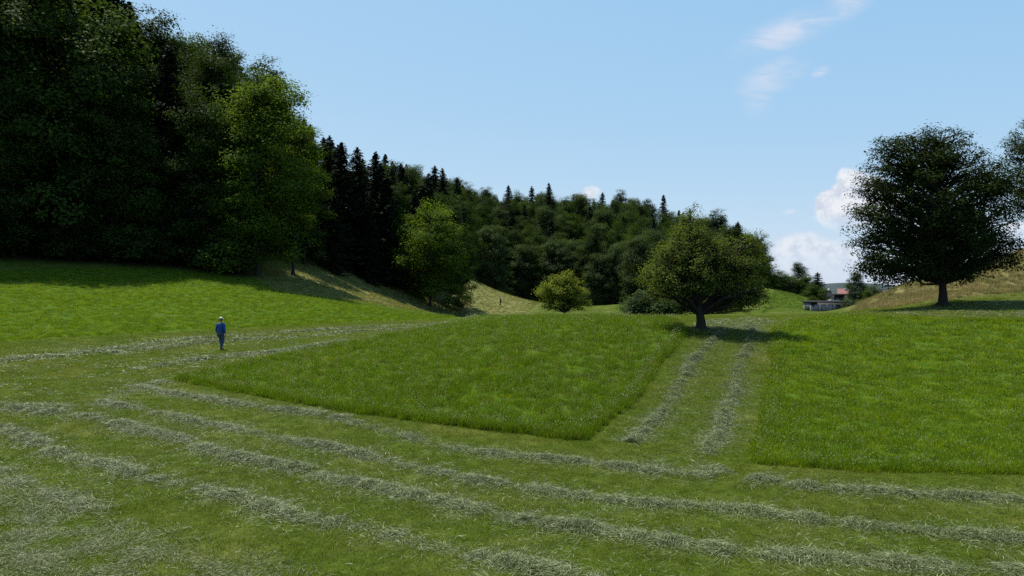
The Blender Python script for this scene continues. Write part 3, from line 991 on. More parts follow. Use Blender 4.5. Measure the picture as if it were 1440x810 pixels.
single('linden_tree', 1326, 431, 50, [
    (1318, 292, 74, 80, 0, 1, 4.0), (1300, 222, 58, 42, 0, 1, 2.8), (1330, 212, 42, 34, .5, 1, 2), (1255, 240, 40, 38, 0, 1, 2), (1240, 300, 42, 40, 0, 1, 2.2), (1215, 305, 20, 16, 0, .6, 1),
    (1245, 355, 38, 32, -.5, 1, 2), (1375, 250, 36, 38, 0, 1, 2.2), (1392, 305, 36, 36, 0, 1, 2.2), (1402, 345, 32, 26, .4, 1, 1.8), (1350, 365, 46, 28, 0, 1, 2.2), (1290, 370, 40, 26, 0, 1, 2),
    (1230, 374, 26, 22, 0, 1.2, 1.5), (1220, 350, 22, 20, .3, 1.1, 1.3), (1252, 388, 26, 14, -.4, 1.1, 1.4), (1418, 358, 20, 20, .2, 1.1, 1.3), (1300, 390, 34, 12, .8, 1, 1.5), (1355, 388, 30, 13, -.6, 1, 1.5), (1262, 378, 30, 16, .6, .9, 1.6), (1418, 335, 18, 22, 0, 1, 1.4), (1395, 365, 28, 18, -.5, .9, 1.4), (1218, 300, 24, 16, 0, .9, 1.2), (1234, 255, 30, 30, 0, 1, 1.5), (1398, 252, 28, 28, 0, 1, 1.5), (1240, 215, 20, 18, 0, .7, 1.1), (1325, 340, 70, 40, 0, 1, 3.4), (1208, 290, 12, 10, 0, .5, .6), (1275, 200, 26, 16, 0, .8, 1.2), (1350, 192, 24, 14, 0, .8, 1.2), (1320, 186, 20, 10, 0, .8, 1), (1375, 212, 18, 14, 0, .6, .9), (1415, 372, 14, 10, 0, .7, .7), (1385, 385, 18, 10, 0, .8, .9)],
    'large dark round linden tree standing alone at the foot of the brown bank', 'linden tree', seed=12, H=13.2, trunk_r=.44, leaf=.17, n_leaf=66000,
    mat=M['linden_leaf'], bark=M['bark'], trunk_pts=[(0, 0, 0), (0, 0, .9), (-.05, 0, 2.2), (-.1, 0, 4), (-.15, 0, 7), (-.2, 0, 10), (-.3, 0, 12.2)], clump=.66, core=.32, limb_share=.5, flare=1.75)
single('field_tree', 1482, 372, 62, [
    (1470, 240, 50, 55, 0, 1, 3.2), (1440, 255, 36, 40, 0, 1, 2.2), (1450, 205, 34, 30, 0, 1, 2), (1430, 280, 26, 26, 0, 1, 1.5), (1500, 210, 40, 40, 0, 1, 2.4), (1510, 270, 40, 40, 0, 1, 2.4), (1425, 215, 18, 16, 0, .8, 1), (1445, 182, 18, 14, 0, .8, 1)],
    'dark broadleaf tree cut off by the right edge of the photo', 'broadleaf tree', seed=15, H=14, trunk_r=.35, leaf=.17, n_leaf=26000, mat=M['dark_leaf'], bark=M['bark'], clump=.75, limb_share=.4)


# ------------------------------------------------------------------ buildings down the valley
M['dark_wood'] = plain_mat('dark_cladding', (.016, .018, .024), (.030, .032, .042), 2, .7, .3, .2, stretch=(1, 1, 8))
M['grey_panel'] = plain_mat('grey_panel', (.10, .11, .13), (.15, .16, .18), 1.5, .6, .3)
M['roof_felt'] = plain_mat('roof_felt', (.016, .017, .021), (.030, .031, .037), 1.5, .8, .2)
M['blind'] = plain_mat('pale_blind', (.16, .18, .22), (.24, .26, .30), 2, .6, .3)
M['glass'] = plain_mat('dark_glass', (.012, .015, .02), (.03, .035, .045), 1, .15, .5)
M['roof_tile'] = plain_mat('red_roof_tile', (.20, .085, .075), (.28, .13, .11), 3, .8, .2)
M['plaster'] = plain_mat('pale_plaster', (.45, .44, .42), (.58, .57, .55), 2, .9, .2)


def part_boxes(name, boxes, mat, parent, bevel=0.0):
    T = Tubes()
    for b in boxes: T.box(*b)
    return link(name, T.mesh(name, mat, False), parent)


def flat_building():
    d = 112.0
    x0, _, ztop = at(1141, 423.5, d)
    w, dp = 7.6, 6.0
    z0 = min(gz(x0, d), gz(x0 + w, d), .0) - .8
    b = empty('flat_roofed_building', (x0, d, z0), R(-12))
    H = ztop - z0
    part_boxes('wall', [(0, w, 0, dp, 0, H - .25)], M['dark_wood'], b)
    part_boxes('end_panel', [(-.06, -.003, .2, dp - .2, .3, H - .3)], M['grey_panel'], b)
    part_boxes('roof', [(-.25, w + .25, -.35, dp + .25, H - .25 + .004, H)], M['roof_felt'], b)
    f = part_boxes('window', [(-.09, -.063, 1.0, dp - 1.0, H - 1.7, H - .7)], M['dark_wood'], b)
    part_boxes('pane', [(-.11, -.093, 1.1, dp - 1.1, H - 1.62, H - .78)], M['glass'], f)
    for i, x in enumerate([.35, 1.5, 2.55, 3.7, 4.9, 6.2]):
        f = part_boxes('window', [(x, x + .76, -.05, -.003, H - 1.75, H - .55)], M['dark_wood'], b)
        part_boxes('pane', [(x + .05, x + .71, -.075, -.053, H - 1.70, H - .60)], M['blind'] if i < 3 else M['grey_panel'] if i == 4 else M['glass'], f)
    tag(b, 'low dark flat roofed building with pale window blinds beyond the meadow crest', 'building')


def far_building(name, px0, px1, py_top, d, depth, label, wall, roof, pitched=False, nwin=4, rz=0.0):
    x0 = at(px0, 410, d)[0]; x1 = at(px1, 410, d)[0]
    zt = at(0, py_top, d)[2]
    z0 = min(gz((x0 + x1) / 2, d) - .3, zt - 3)
    w = x1 - x0; H = zt - z0
    b = empty(name, (x0, d, z0), rz)
    if pitched:
        hw = H * .62
        part_boxes('wall', [(0, w, 0, depth, 0, hw)], wall, b)
        bm = bmesh.new()
        vs_ = [(-.4, -.5, hw - .1), (w + .4, -.5, hw - .1), (w + .4, depth + .5, hw - .1), (-.4, depth + .5, hw - .1), (-.4, depth / 2, H), (w + .4, depth / 2, H)]
        vv = [bm.verts.new(v) for v in vs_]
        for f in ((0, 1, 5, 4), (2, 3, 4, 5), (0, 4, 3), (1, 2, 5), (3, 2, 1, 0)):
            bm.faces.new([vv[i] for i in f])
        me = bpy.data.meshes.new('roof'); bm.to_mesh(me); bm.free(); me.materials.append(roof)
        r = link('roof', me, b)
        part_boxes('chimney', [(w * .7, w * .7 + .8, depth * .4, depth * .4 + .8, H - 1.0, H + .7)], wall, r)
        zw = hw
    else:
        part_boxes('wall', [(0, w, 0, depth, 0, H - .4)], wall, b)
        part_boxes('roof', [(-.4, w + .4, -.5, depth + .4, H - .396, H)], roof, b)
        zw = H - .4
    for i in range(nwin):
        x = w * (i + .5) / nwin
        f = part_boxes('window', [(x - .6, x + .6, -.05, -.003, zw - 2.1, zw - .6)], M['grey_panel'], b)
        part_boxes('pane', [(x - .5, x + .5, -.07, -.053, zw - 2.0, zw - .7)], M['glass'], f)
    tag(b, label, 'building' if not pitched else 'house')


flat_building()
far_building('dark_hall', 1178, 1262, 413, 140, 8, 'larger dark building rising behind the low flat roofed one', M['dark_wood'], M['roof_felt'], False, 7, R(-20))
far_building('house', 1179, 1191, 406, 330, 9, 'distant house with a red tiled roof left of the lone slender tree', M['plaster'], M['roof_tile'], True, 3, R(-24))
far_building('house', 1161, 1172, 407.5, 420, 9, 'tiny pale house left of the red tiled roof', M['plaster'], M['roof_felt'], True, 2)
far_building('warehouse', 1218, 1262, 406.5, 420, 20, 'distant grey green roofed shed below the blue hills beside the brown bank', M['grey_panel'], M['grey_panel'], False, 5)


# ------------------------------------------------------------------ people
M['skin'] = plain_mat('skin', (.24, .12, .08), (.32, .17, .12), 8, .6, .3)
M['blue_cloth'] = plain_mat('blue_cloth', (.007, .042, .16), (.012, .062, .22), 5, .85, .2, .4)
M['denim'] = plain_mat('denim', (.035, .050, .085), (.055, .075, .12), 9, .9, .2, .3)
M['cap_cloth'] = plain_mat('pale_cap_cloth', (.42, .40, .36), (.52, .50, .46), 9, .9, .2)
M['hair'] = plain_mat('grey_brown_hair', (.05, .04, .03), (.10, .08, .06), 20, .8, .3)
M['shoe'] = plain_mat('dark_shoe', (.015, .013, .012), (.03, .027, .025), 9, .7, .3)
M['dark_cloth'] = plain_mat('dark_cloth', (.012, .012, .014), (.022, .022, .026), 9, .9, .2)
M['eye'] = plain_mat('eye', (.02, .02, .02), (.04, .03, .03), 20, .2, .5)


def skinned(name, verts, edges, radii, mat, parent, root=0, levels=2):
    me = bpy.data.meshes.new(name)
    me.from_pydata(verts, edges, [])
    o = bpy.data.objects.new(name, me)
    COL.objects.link(o)
    m = o.modifiers.new('skin', 'SKIN')
    m.use_smooth_shade = True
    if not me.skin_vertices:
        me.skin_vertices.new(name='')
    for i, r in enumerate(radii):
        sv = me.skin_vertices[0].data[i]
        sv.radius = r if isinstance(r, tuple) else (r, r)
        sv.use_root = (i == root)
    s = o.modifiers.new('sub', 'SUBSURF')
    s.levels = s.render_levels = levels
    dg = bpy.context.evaluated_depsgraph_get()
    new = bpy.data.meshes.new_from_object(o.evaluated_get(dg))
    bpy.data.objects.remove(o)
    new.name = name
    new.materials.clear(); new.materials.append(mat)
    for p in new.polygons: p.use_smooth = True
    if parent is None: return new
    return link(name, new, parent)


def ellipsoid(bm, c, r, seg=20, rot=None):
    mat = Matrix.Translation(c) @ (rot or Matrix()) @ Matrix.Diagonal((*r, 1))
    return bmesh.ops.create_uvsphere(bm, u_segments=seg, v_segments=seg // 2 + 2, radius=1, matrix=mat)['verts']


def person(px, py, d, rz, cloth, trousers, cap, label, cap_name='cap'):
    x, y = (px - 720) / F * d, d
    z = gz(x, y)
    e = empty('person', (x, y, z), rz)
    # local frame: walks towards +Y, +X is the right hand
    hip = .93
    RK, RA = (.085, .10, .50), (.055, -.06, .09)       # right leg, behind, bent
    LK, LA = (-.075, .10, .52), (-.035, .14, .085)     # left leg carries
    J = dict(pel=(0, 0, hip), sp=(0, .0, 1.12), ch=(0, .02, 1.30), ne=(0, .02, 1.46), hd=(0, .035, 1.53),
             rs=(.185, .01, 1.38), re=(.255, -.05, 1.10), rw=(.25, .03, .86), ls=(-.185, .01, 1.38), le=(-.25, -.03, 1.10), lw=(-.255, .06, .86),
             rh=(.09, 0, .90), lh=(-.09, 0, .90), rk=RK, ra=RA, lk=LK, la=LA)
    # body: one continuous skin surface (shanks, arms, neck), head and hands joined to the same mesh
    keys = ['pel', 'sp', 'ch', 'ne', 'hd', 'rs', 're', 'rw', 'ls', 'le', 'lw', 'rh', 'lh', 'rk', 'ra', 'lk', 'la']
    ed = [('pel', 'sp'), ('sp', 'ch'), ('ch', 'ne'), ('ne', 'hd'), ('ch', 'rs'), ('rs', 're'), ('re', 'rw'), ('ch', 'ls'), ('ls', 'le'), ('le', 'lw'),
          ('pel', 'rh'), ('rh', 'rk'), ('rk', 'ra'), ('pel', 'lh'), ('lh', 'lk'), ('lk', 'la')]
    rad = dict(pel=.12, sp=.115, ch=.13, ne=.052, hd=.055, rs=.058, re=.042, rw=.028, ls=.058, le=.042, lw=.028, rh=.085, lh=.085, rk=.055, ra=.038, lk=.055, la=.038)
    bme = skinned('body', [J[k] for k in keys], [(keys.index(a), keys.index(b)) for a, b in ed], [rad[k] for k in keys], M['skin'], None, 0, 2)
    bm = bmesh.new()
    bm.from_mesh(bme)
    # head with nose, ears, brow and chin
    hv = ellipsoid(bm, (0, .045, 1.635), (.076, .096, .118), 24)
    for v in hv:
        l = v.co - Vector((0, .045, 1.635))
        if l.z < -.03:
            v.co.x *= 1 - .9 * max(0, -l.z - .03)
            if l.y > 0: v.co.y += .02 * min(1, (-l.z) / .1)
        if l.y > .075 and abs(l.x) < .02 and -.04 < l.z < .02: v.co.y += .022
        if l.y > .06 and .015 < abs(l.x) < .045 and -.01 < l.z < .03: v.co.y -= .008
    for s in (-1, 1):
        ellipsoid(bm, (s * .078, .035, 1.625), (.012, .022, .034), 10)
    ellipsoid(bm, (0, .140, 1.575), (.026, .008, .008), 10)
    # hands: palm, four fingers and a thumb, slightly curled
    for s, w in ((1, J['rw']), (-1, J['lw'])):
        wv = Vector(w)
        ellipsoid(bm, wv + Vector((0, .008, -.055)), (.018, .042, .052), 12)
        T = Tubes()
        for k, (off, ln) in enumerate(((.030, .070), (.011, .080), (-.009, .075), (-.028, .058))):
            b0 = wv + Vector((0, .008 + off, -.095))
            T.tube([b0, b0 + Vector((-s * .004, .004, -ln * .45)), b0 + Vector((-s * .016, .006, -ln * .8)), b0 + Vector((-s * .030, .004, -ln))], [.0095, .009, .008, .005], 6)
        b0 = wv + Vector((0, .040, -.035))
        T.tube([b0, b0 + Vector((-s * .006, .024, -.025)), b0 + Vector((-s * .012, .030, -.058))], [.012, .0105, .006], 6)
        tm = T.mesh('hand', None)
        bm.from_mesh(tm)
        bpy.data.meshes.remove(tm)
    me = bpy.data.meshes.new('body')
    bm.to_mesh(me); bm.free()
    me.materials.append(M['skin'])
    for p in me.polygons: p.use_smooth = True
    body = link('body', me, e)
    # shirt with long sleeves, hanging loose over the hips
    k2 = ['pel', 'sp', 'ch', 'ne', 'rs', 're', 'rw', 'ls', 'le', 'lw']
    J2 = dict(J); J2['pel'] = (0, 0, .86); J2['ne'] = (0, .02, 1.44); J2['rw'] = (.252, .02, .90); J2['lw'] = (-.253, .05, .90)
    r2 = dict(pel=(.165, .135), sp=(.160, .130), ch=(.170, .135), ne=.075, rs=.082, re=.062, rw=.046, ls=.082, le=.062, lw=.046)
    e2 = [('pel', 'sp'), ('sp', 'ch'), ('ch', 'ne'), ('ch', 'rs'), ('rs', 're'), ('re', 'rw'), ('ch', 'ls'), ('ls', 'le'), ('le', 'lw')]
    skinned('shirt', [J2[k] for k in k2], [(k2.index(a), k2.index(b)) for a, b in e2], [r2[k] for k in k2], cloth, e)
    k3 = ['pel', 'rh', 'rk', 'ra', 'lh', 'lk', 'la']
    J3 = dict(J); J3['ra'] = (RA[0], RA[1], RA[2] + .02); J3['la'] = (LA[0], LA[1], LA[2] + .02)
    r3 = dict(pel=.135, rh=.105, rk=.078, ra=.062, lh=.105, lk=.078, la=.062)
    e3 = [('pel', 'rh'), ('rh', 'rk'), ('rk', 'ra'), ('pel', 'lh'), ('lh', 'lk'), ('lk', 'la')]
    skinned('trousers', [J3[k] for k in k3], [(k3.index(a), k3.index(b)) for a, b in e3], [r3[k] for k in k3], trousers, e)
    for a, pitch in ((RA, R(18)), (LA, 0)):
        bm = bmesh.new()
        vs_ = ellipsoid(bm, (0, .055, -.035), (.050, .135, .055), 16)
        for v in vs_:
            v.co.z = max(v.co.z, -.075)
            if v.co.y > .08: v.co.z = min(v.co.z, .0)
        me = bpy.data.meshes.new('shoe'); bm.to_mesh(me); bm.free()
        me.materials.append(M['shoe'])
        for p in me.polygons: p.use_smooth = True
        o = link('shoe', me, e, a); o.rotation_euler = (-pitch, 0, 0)
    bm = bmesh.new()
    vs_ = ellipsoid(bm, (0, .030, 1.655), (.083, .100, .105), 18)
    for v in vs_:
        if v.co.y > .06 and v.co.z < 1.69: v.co.y = .06 + (v.co.y - .06) * .3
        if v.co.z < 1.59: v.co.z = 1.59
    me = bpy.data.meshes.new('hair'); bm.to_mesh(me); bm.free(); me.materials.append(M['hair'])
    for p in me.polygons: p.use_smooth = True
    link('hair', me, e)
    if cap:
        bm = bmesh.new()
        vs_ = ellipsoid(bm, (0, .038, 1.685), (.092, .108, .090), 20)
        for v in vs_:
            if v.co.z < 1.685: v.co.z = 1.685 - (1.685 - v.co.z) * .08
        vs_ = ellipsoid(bm, (0, .150, 1.683), (.072, .070, .008), 16)
        me = bpy.data.meshes.new('cap'); bm.to_mesh(me); bm.free(); me.materials.append(cap)
        for p in me.polygons: p.use_smooth = True
        link('cap', me, e)
    tag(e, label, 'person')
    return e


person(310.5, 492, 36.5, R(-12), M['blue_cloth'], M['denim'], M['cap_cloth'], 'person in a blue shirt, jeans and pale cap walking away across the mown track')
p2 = hit(704, 430.5, 90)
person(720 + F * p2[0] / p2[1], 430, p2[1], R(70), M['dark_cloth'], M['dark_cloth'], M['dark_cloth'], 'tiny far person in dark clothes on the tan slope below the wood')


# ------------------------------------------------------------------ windrows of cut grass
def hay_mat(name, c0, c1, c2):
    m, t, out = new_mat(name)
    v = t.attr('v')
    ramp = t.new('ShaderNodeValToRGB')
    el = ramp.color_ramp.elements
    el[0].position = 0.0; el[0].color = (*c0, 1)
    el[1].position = 1.0; el[1].color = (*c2, 1)
    e = el.new(.55); e.color = (*c1, 1)
    t.l.new(v, ramp.inputs[0])
    p = t.new('ShaderNodeBsdfPrincipled')
    t.l.new(ramp.outputs[0], p.inputs['Base Color'])
    p.inputs['Roughness'].default_value = .5
    p.inputs['Specular IOR Level'].default_value = .4
    tr = t.new('ShaderNodeBsdfTranslucent')
    t.l.new(ramp.outputs[0], tr.inputs[0])
    mx = t.new('ShaderNodeMixShader')
    mx.inputs[0].default_value = .25
    t.l.new(p.outputs[0], mx.inputs[1]); t.l.new(tr.outputs[0], mx.inputs[2])
    t.l.new(mx.outputs[0], out.inputs[0])
    return m


M['hay'] = hay_mat('wilting_cut_grass', (.036, .052, .009), (.124, .154, .050), (.37, .40, .20))
M['straw'] = hay_mat('pale_cut_grass', (.045, .062, .012), (.100, .125, .036), (.24, .26, .11))


def resample(P, step):
    P = np.asarray(P, float)
    # Catmull-Rom through the points
    Q = []
    Pp = np.concatenate([[2 * P[0] - P[1]], P, [2 * P[-1] - P[-2]]])
    for i in range(1, len(Pp) - 2):
        p0, p1, p2, p3 = Pp[i - 1], Pp[i], Pp[i + 1], Pp[i + 2]
        tt = np.linspace(0, 1, 24, endpoint=False)[:, None]
        Q.append(.5 * ((2 * p1) + (-p0 + p2) * tt + (2 * p0 - 5 * p1 + 4 * p2 - p3) * tt ** 2 + (-p0 + 3 * p1 - 3 * p2 + p3) * tt ** 3))
    Q = np.concatenate(Q + [P[-1:]])
    s = np.concatenate([[0], np.cumsum(np.linalg.norm(np.diff(Q, axis=0), axis=1))])
    u = np.arange(0, s[-1], step)
    return np.stack([np.interp(u, s, Q[:, k]) for k in range(2)], 1), s[-1]


def strands(x, y, z, r, ln, wd, lie=.35, vv=None, cell=.28):
    """bent blades lying about: two quads each"""
    n = len(x)
    # blades fell in locks: neighbours lie nearly the same way
    h = np.sin(np.floor(x / cell + .35 * np.sin(y / cell)) * 12.9898 + np.floor(y / cell) * 78.233) * 43758.5453
    a = np.where(r.random(n) < .7, (h - np.floor(h)) * 2 * math.pi + r.normal(size=n) * .45, r.random(n) * 2 * math.pi)
    el = r.normal(size=n) * lie
    D = np.stack([np.cos(a) * np.cos(el), np.sin(a) * np.cos(el), np.sin(el)], 1)
    W = unit(np.cross(D, np.array([0, 0, 1.0]) + r.normal(size=(n, 3)) * .5))
    C = np.stack([x, y, z], 1)
    L = (ln * (.5 + r.random(n)))[:, None]
    w = (wd * (.6 + .8 * r.random(n)))[:, None]
    sag = np.stack([r.normal(size=n) * .08, r.normal(size=n) * .08, np.abs(r.normal(size=n)) * .12], 1) * L
    p0 = C - D * L * .5 - sag * .5; p1 = C + sag * .5; p2 = C + D * L * .5 - sag * .5
    V = np.stack([p0 - W * w * .4, p0 + W * w * .4, p1 - W * w * .5, p1 + W * w * .5, p2 - W * w * .15, p2 + W * w * .15], 1).reshape(-1, 3)
    b = np.arange(n)[:, None] * 6
    Q = np.concatenate([b + [0, 1, 3, 2], b + [2, 3, 5, 4]])
    if vv is None:
        vv = r.beta(2, 2.6, n)
    return V, Q, np.repeat(vv, 6)


def noise1(u, r, scales=((.5, 1.0), (.17, .6), (1.4, .6))):
    o = np.zeros_like(u)
    for s, a in scales:
        k = np.arange(-2, int(u.max() / s) + 4)
        v = r.random(len(k))
        o += a * np.interp(u / s, k, v)
    return o / sum(a for _, a in scales)


def windrow(pix, width, height, per_m, label, seed, ln=.14, wd=.0058, mat='hay', spread=1.5, gaps=.3):
    r = np.random.default_rng(seed)
    P, L = resample(hitpoly(pix), .05)
    width *= .9
    n = int(L * per_m * 1.7)
    u = r.random(n) * L
    k = np.clip((u / .05).astype(int), 0, len(P) - 2)
    c = P[k]; T = unit(P[k + 1] - P[k]); Nn = np.stack([-T[:, 1], T[:, 0]], 1)
    ui = np.arange(len(P)) * .05
    tab = noise1(ui, r, ((.6, 1.0), (.25, 1.1), (2.2, .8)))
    thick = np.interp(u, ui, tab)
    thick = np.clip((thick - gaps - .02) / (1 - gaps) * 2.1, .05, 1.6)
    side = noise1(u, r, ((1.2, 1), (3.5, 1))) - .5
    # core and a loose fringe
    core = r.random(n) < .66
    off = np.where(core, r.normal(size=n) * width * .26, r.normal(size=n) * width * .5 * spread) + side * width * .8
    prof = np.exp(-((off - side * width * .8) / (width * .42)) ** 2)
    keep = r.random(n) < np.clip(thick * 1.1 + .12, 0, 1)
    x = c[:, 0] + Nn[:, 0] * off; y = c[:, 1] + Nn[:, 1] * off
    # clumps
    z = hgt(x, y) + .012 + height * .62 * prof * thick * r.random(n) ** .6
    vv = np.clip(r.beta(2, 2.6, n) + .18 * (noise1(u, r, ((.15, 1), (.4, 1))) - .5), 0, 1)
    x, y, z, vv = x[keep], y[keep], z[keep], vv[keep]
    V, Q, va = strands(x, y, z, r, ln, wd, .3, vv)
    # the packed inside of the row, a low lumpy ridge
    m = len(P)
    cross = np.linspace(-1, 1, 9)
    th = np.clip((tab - gaps - .12) / (1 - gaps) * 1.7, 0, 1.2)
    Tt = unit(np.gradient(P, axis=0)); Nt = np.stack([-Tt[:, 1], Tt[:, 0]], 1)
    G = P[:, None, :] + Nt[:, None, :] * (cross * width * .42)[None, :, None]
    gzv = hgt(G[..., 0], G[..., 1]) - .035 + (height * .45 * np.clip(1 - cross ** 2, 0, 1))[None, :] * th[:, None] * (.7 + .6 * np.random.default_rng(seed + 2).random((m, 9)))
    GV = np.concatenate([G, gzv[..., None]], -1).reshape(-1, 3)
    i = np.arange(m - 1)[:, None] * 9; j = np.arange(8)[None, :]
    GQ = np.stack([i + j, i + 9 + j, i + 10 + j, i + j + 1], -1).reshape(-1, 4)
    me = mesh_np('windrow', np.concatenate([V, GV]), [np.concatenate([Q, GQ + len(V)])], M[mat], False, dict(v=np.concatenate([va, np.full(len(GV), .12)])))
    o = link('windrow', me)
    tag(o, label, 'windrow', 'rows of cut grass on the mown meadow')
    return o


W_ = windrow
W_([(185, 541), (240, 553), (330, 566), (420, 578), (500, 594), (570, 612), (650, 632), (740, 642), (830, 652), (930, 662), (1010, 668)], .62, .15, 1500,
   'curved row of cut grass nearest the front edge of the central tall grass', 1)
W_([(150, 566), (215, 580), (300, 597), (380, 611), (450, 628), (540, 650), (640, 668), (720, 684), (800, 696), (900, 708), (1000, 715), (1120, 728), (1240, 742), (1350, 752), (1460, 760)], .60, .15, 1700,
   'second curved row of cut grass out from the central tall grass', 2)
W_([(15, 573), (90, 580), (170, 598), (240, 618), (320, 641), (400, 658), (480, 676), (560, 694), (650, 710), (740, 728), (840, 746), (960, 762), (1080, 779), (1220, 793), (1360, 802), (1480, 808)], .66, .17, 2000,
   'long middle row of cut grass sweeping across the whole foreground', 3)
W_([(0, 601), (60, 622), (130, 648), (200, 664), (290, 686), (370, 708), (450, 728), (530, 742), (600, 762), (680, 782), (760, 800), (850, 818), (960, 838)], .64, .16, 2000,
   'row of cut grass nearest the viewer ending at the bottom middle of the photo', 4)
W_([(-40, 655), (0, 664), (50, 682), (110, 700), (160, 716)], .7, .10, 1300, 'short thin row of cut grass at the lower left edge', 5)
W_([(1056, 672), (1120, 683), (1180, 690), (1260, 694), (1350, 697), (1440, 701), (1540, 704)], .62, .14, 1900,
   'row of cut grass just in front of the right tall grass', 6)
W_([(888, 622), (905, 604), (925, 580), (945, 553), (965, 526), (985, 500), (1003, 478), (1015, 466)], .52, .24, 1900,
   'left of two cut grass rows on the mown strip to the apple tree', 7)
W_([(998, 640), (1012, 612), (1025, 580), (1034, 548), (1042, 515), (1050, 488), (1056, 468), (1060, 458)], .48, .22, 1900,
   'right of two cut grass rows on the mown strip to the apple tree', 8)
W_([(975, 466), (1005, 464), (1035, 461), (1058, 459)], .6, .2, 600, 'dark heap of cut grass lying right of the apple tree foot', 9, ln=.3, wd=.014)
W_([(880, 655), (930, 658), (985, 664), (1025, 660)], .9, .11, 1200, 'wide patch of cut grass where the strip meets the front rows', 10)
W_([(-30, 515), (40, 503), (110, 497), (190, 487), (270, 477), (350, 471), (430, 466), (520, 460), (600, 456), (655, 453)], .9, .13, 420,
   'uppermost row of cut grass on the track behind the walking person', 11, ln=.34, wd=.016)
W_([(150, 497), (230, 489), (300, 481), (380, 475), (460, 470), (540, 464), (610, 459)], .8, .13, 420, 'row of cut grass passing just behind the legs of the walking person', 12, ln=.34, wd=.016)
W_([(190, 520), (260, 508), (340, 499), (420, 490), (500, 480), (570, 471), (630, 461)], .85, .13, 500, 'row of cut grass in front of the walking person along the tall grass', 13, ln=.34, wd=.016)
W_([(-30, 565), (60, 572), (130, 566), (170, 552), (230, 535)], .9, .1, 700, 'bent row of cut grass where the front rows turn at the left', 14)


def scatter_cut(poly_px, n, seed, label, ln=.2, wd=.009, kindname='cut_grass', lie=.22, h=.02, mat='hay', thr=.42, sc=.5, fade=.5):
    r = np.random.default_rng(seed)
    poly = np.array(hitpoly(poly_px))
    lo, hi = poly.min(0), poly.max(0)
    x = lo[0] + (hi[0] - lo[0]) * r.random(n * 3); y = lo[1] + (hi[1] - lo[1]) * r.random(n * 3)
    nz = np.sin(x * 1.7 / sc + 1.5 * np.sin(y * 1.1 / sc + seed)) * np.sin(y * 1.9 / sc + 1.3 * np.sin(x * .8 / sc)) * .5 + .5
    w = np.clip((nz * .6 + .4 * r.random(len(x)) - thr) * 4 + .15, .04, 1)
    w = w * np.clip(edge_dist(poly, x, y) / fade, 0, 1)
    k = inside(poly, x, y) & (r.random(len(x)) < w)
    x, y = x[k][:n], y[k][:n]
    z = hgt(x, y) + .01 + h * r.random(len(x))
    V, Q, va = strands(x, y, z, r, ln, wd, lie)
    o = link(kindname, mesh_np(kindname, V, [Q], M[mat], False, dict(v=va)))
    tag(o, label, 'cut grass', kind='stuff')


scatter_cut([(-60, 640), (0, 640), (80, 690), (180, 720), (290, 745), (400, 775), (500, 815), (520, 850), (-200, 850)], 110000, 41, 'grey green mat of wilted clippings covering the lower left corner', ln=.085, wd=.0045, h=.04, thr=.36, fade=1.6, mat='straw')
scatter_cut([(-200, 600), (0, 560), (250, 540), (520, 600), (900, 650), (1080, 660), (1460, 690), (1600, 860), (-300, 860)], 16000, 42, 'loose wilted clippings strewn between the rows in the foreground', ln=.09, wd=.005, thr=.66)
scatter_cut([(830, 650), (880, 600), (970, 470), (1060, 455), (1092, 458), (1068, 650)], 30000, 43, 'loose pale clippings strewn over the mown strip to the apple tree', ln=.12, wd=.006, h=.02, thr=.48)
scatter_cut([(-200, 560), (-60, 500), (60, 484), (300, 466), (520, 456), (655, 449), (610, 462), (480, 486), (290, 524), (240, 540), (60, 575)], 26000, 44, 'pale clippings strewn over the mown track beside the walking person', ln=.2, wd=.011, h=.03, thr=.5, sc=.8)
scatter_cut([(960, 466), (985, 450), (1060, 446), (1095, 452), (1090, 458)], 9000, 45, 'pale clippings on the mown ground behind the apple tree', ln=.26, wd=.014, h=.03, thr=.35, sc=.8)
scatter_cut([(1200, 440), (1300, 434), (1440, 418), (1560, 410), (1560, 440), (1440, 446), (1300, 446)], 16000, 46, 'pale clippings on the mown ground around the linden tree', ln=.26, wd=.014, h=.03, thr=.35, sc=.9)


# ------------------------------------------------------------------ standing and mown grass
def tuft(name, seed, n, h0, h1, spread, w, mat, lean=.35, heads=0.0, wide=1.0):
    r = np.random.default_rng(seed)
    a = r.random(n) * 6.283; rr = spread * r.random(n) ** .5
    bx, by = np.cos(a) * rr, np.sin(a) * rr
    h = h0 + (h1 - h0) * r.random(n)
    la = r.random(n) * 6.283; lm = np.abs(r.normal(size=n)) * lean
    D = np.stack([np.cos(la) * lm, np.sin(la) * lm, np.ones(n)], 1)
    Wd = np.stack([-np.sin(la + r.normal(size=n)), np.cos(la + r.normal(size=n)), np.zeros(n)], 1)
    B = np.stack([bx, by, np.full(n, -.02)], 1)
    hh = h[:, None]
    p1 = B + D * hh * .55
    p2 = B + D * hh * np.array([1.55, 1.55, 1.0]) - np.stack([np.zeros(n), np.zeros(n), .25 * lm * h], 1)
    ww = w * (.6 + .8 * r.random(n))[:, None]
    V = np.stack([B - Wd * ww * .5, B + Wd * ww * .5, p1 - Wd * ww * .45, p1 + Wd * ww * .45, p2 - Wd * ww * .08, p2 + Wd * ww * .08], 1).reshape(-1, 3)
    b = np.arange(n)[:, None] * 6
    Q = np.concatenate([b + [0, 1, 3, 2], b + [2, 3, 5, 4]])
    va = np.repeat(r.random(n), 6)
    fs = [Q]
    mats = [mat]
    me = mesh_np(name, V, fs, mat, False, dict(v=va))
    return bpy.data.objects.new(name, me)


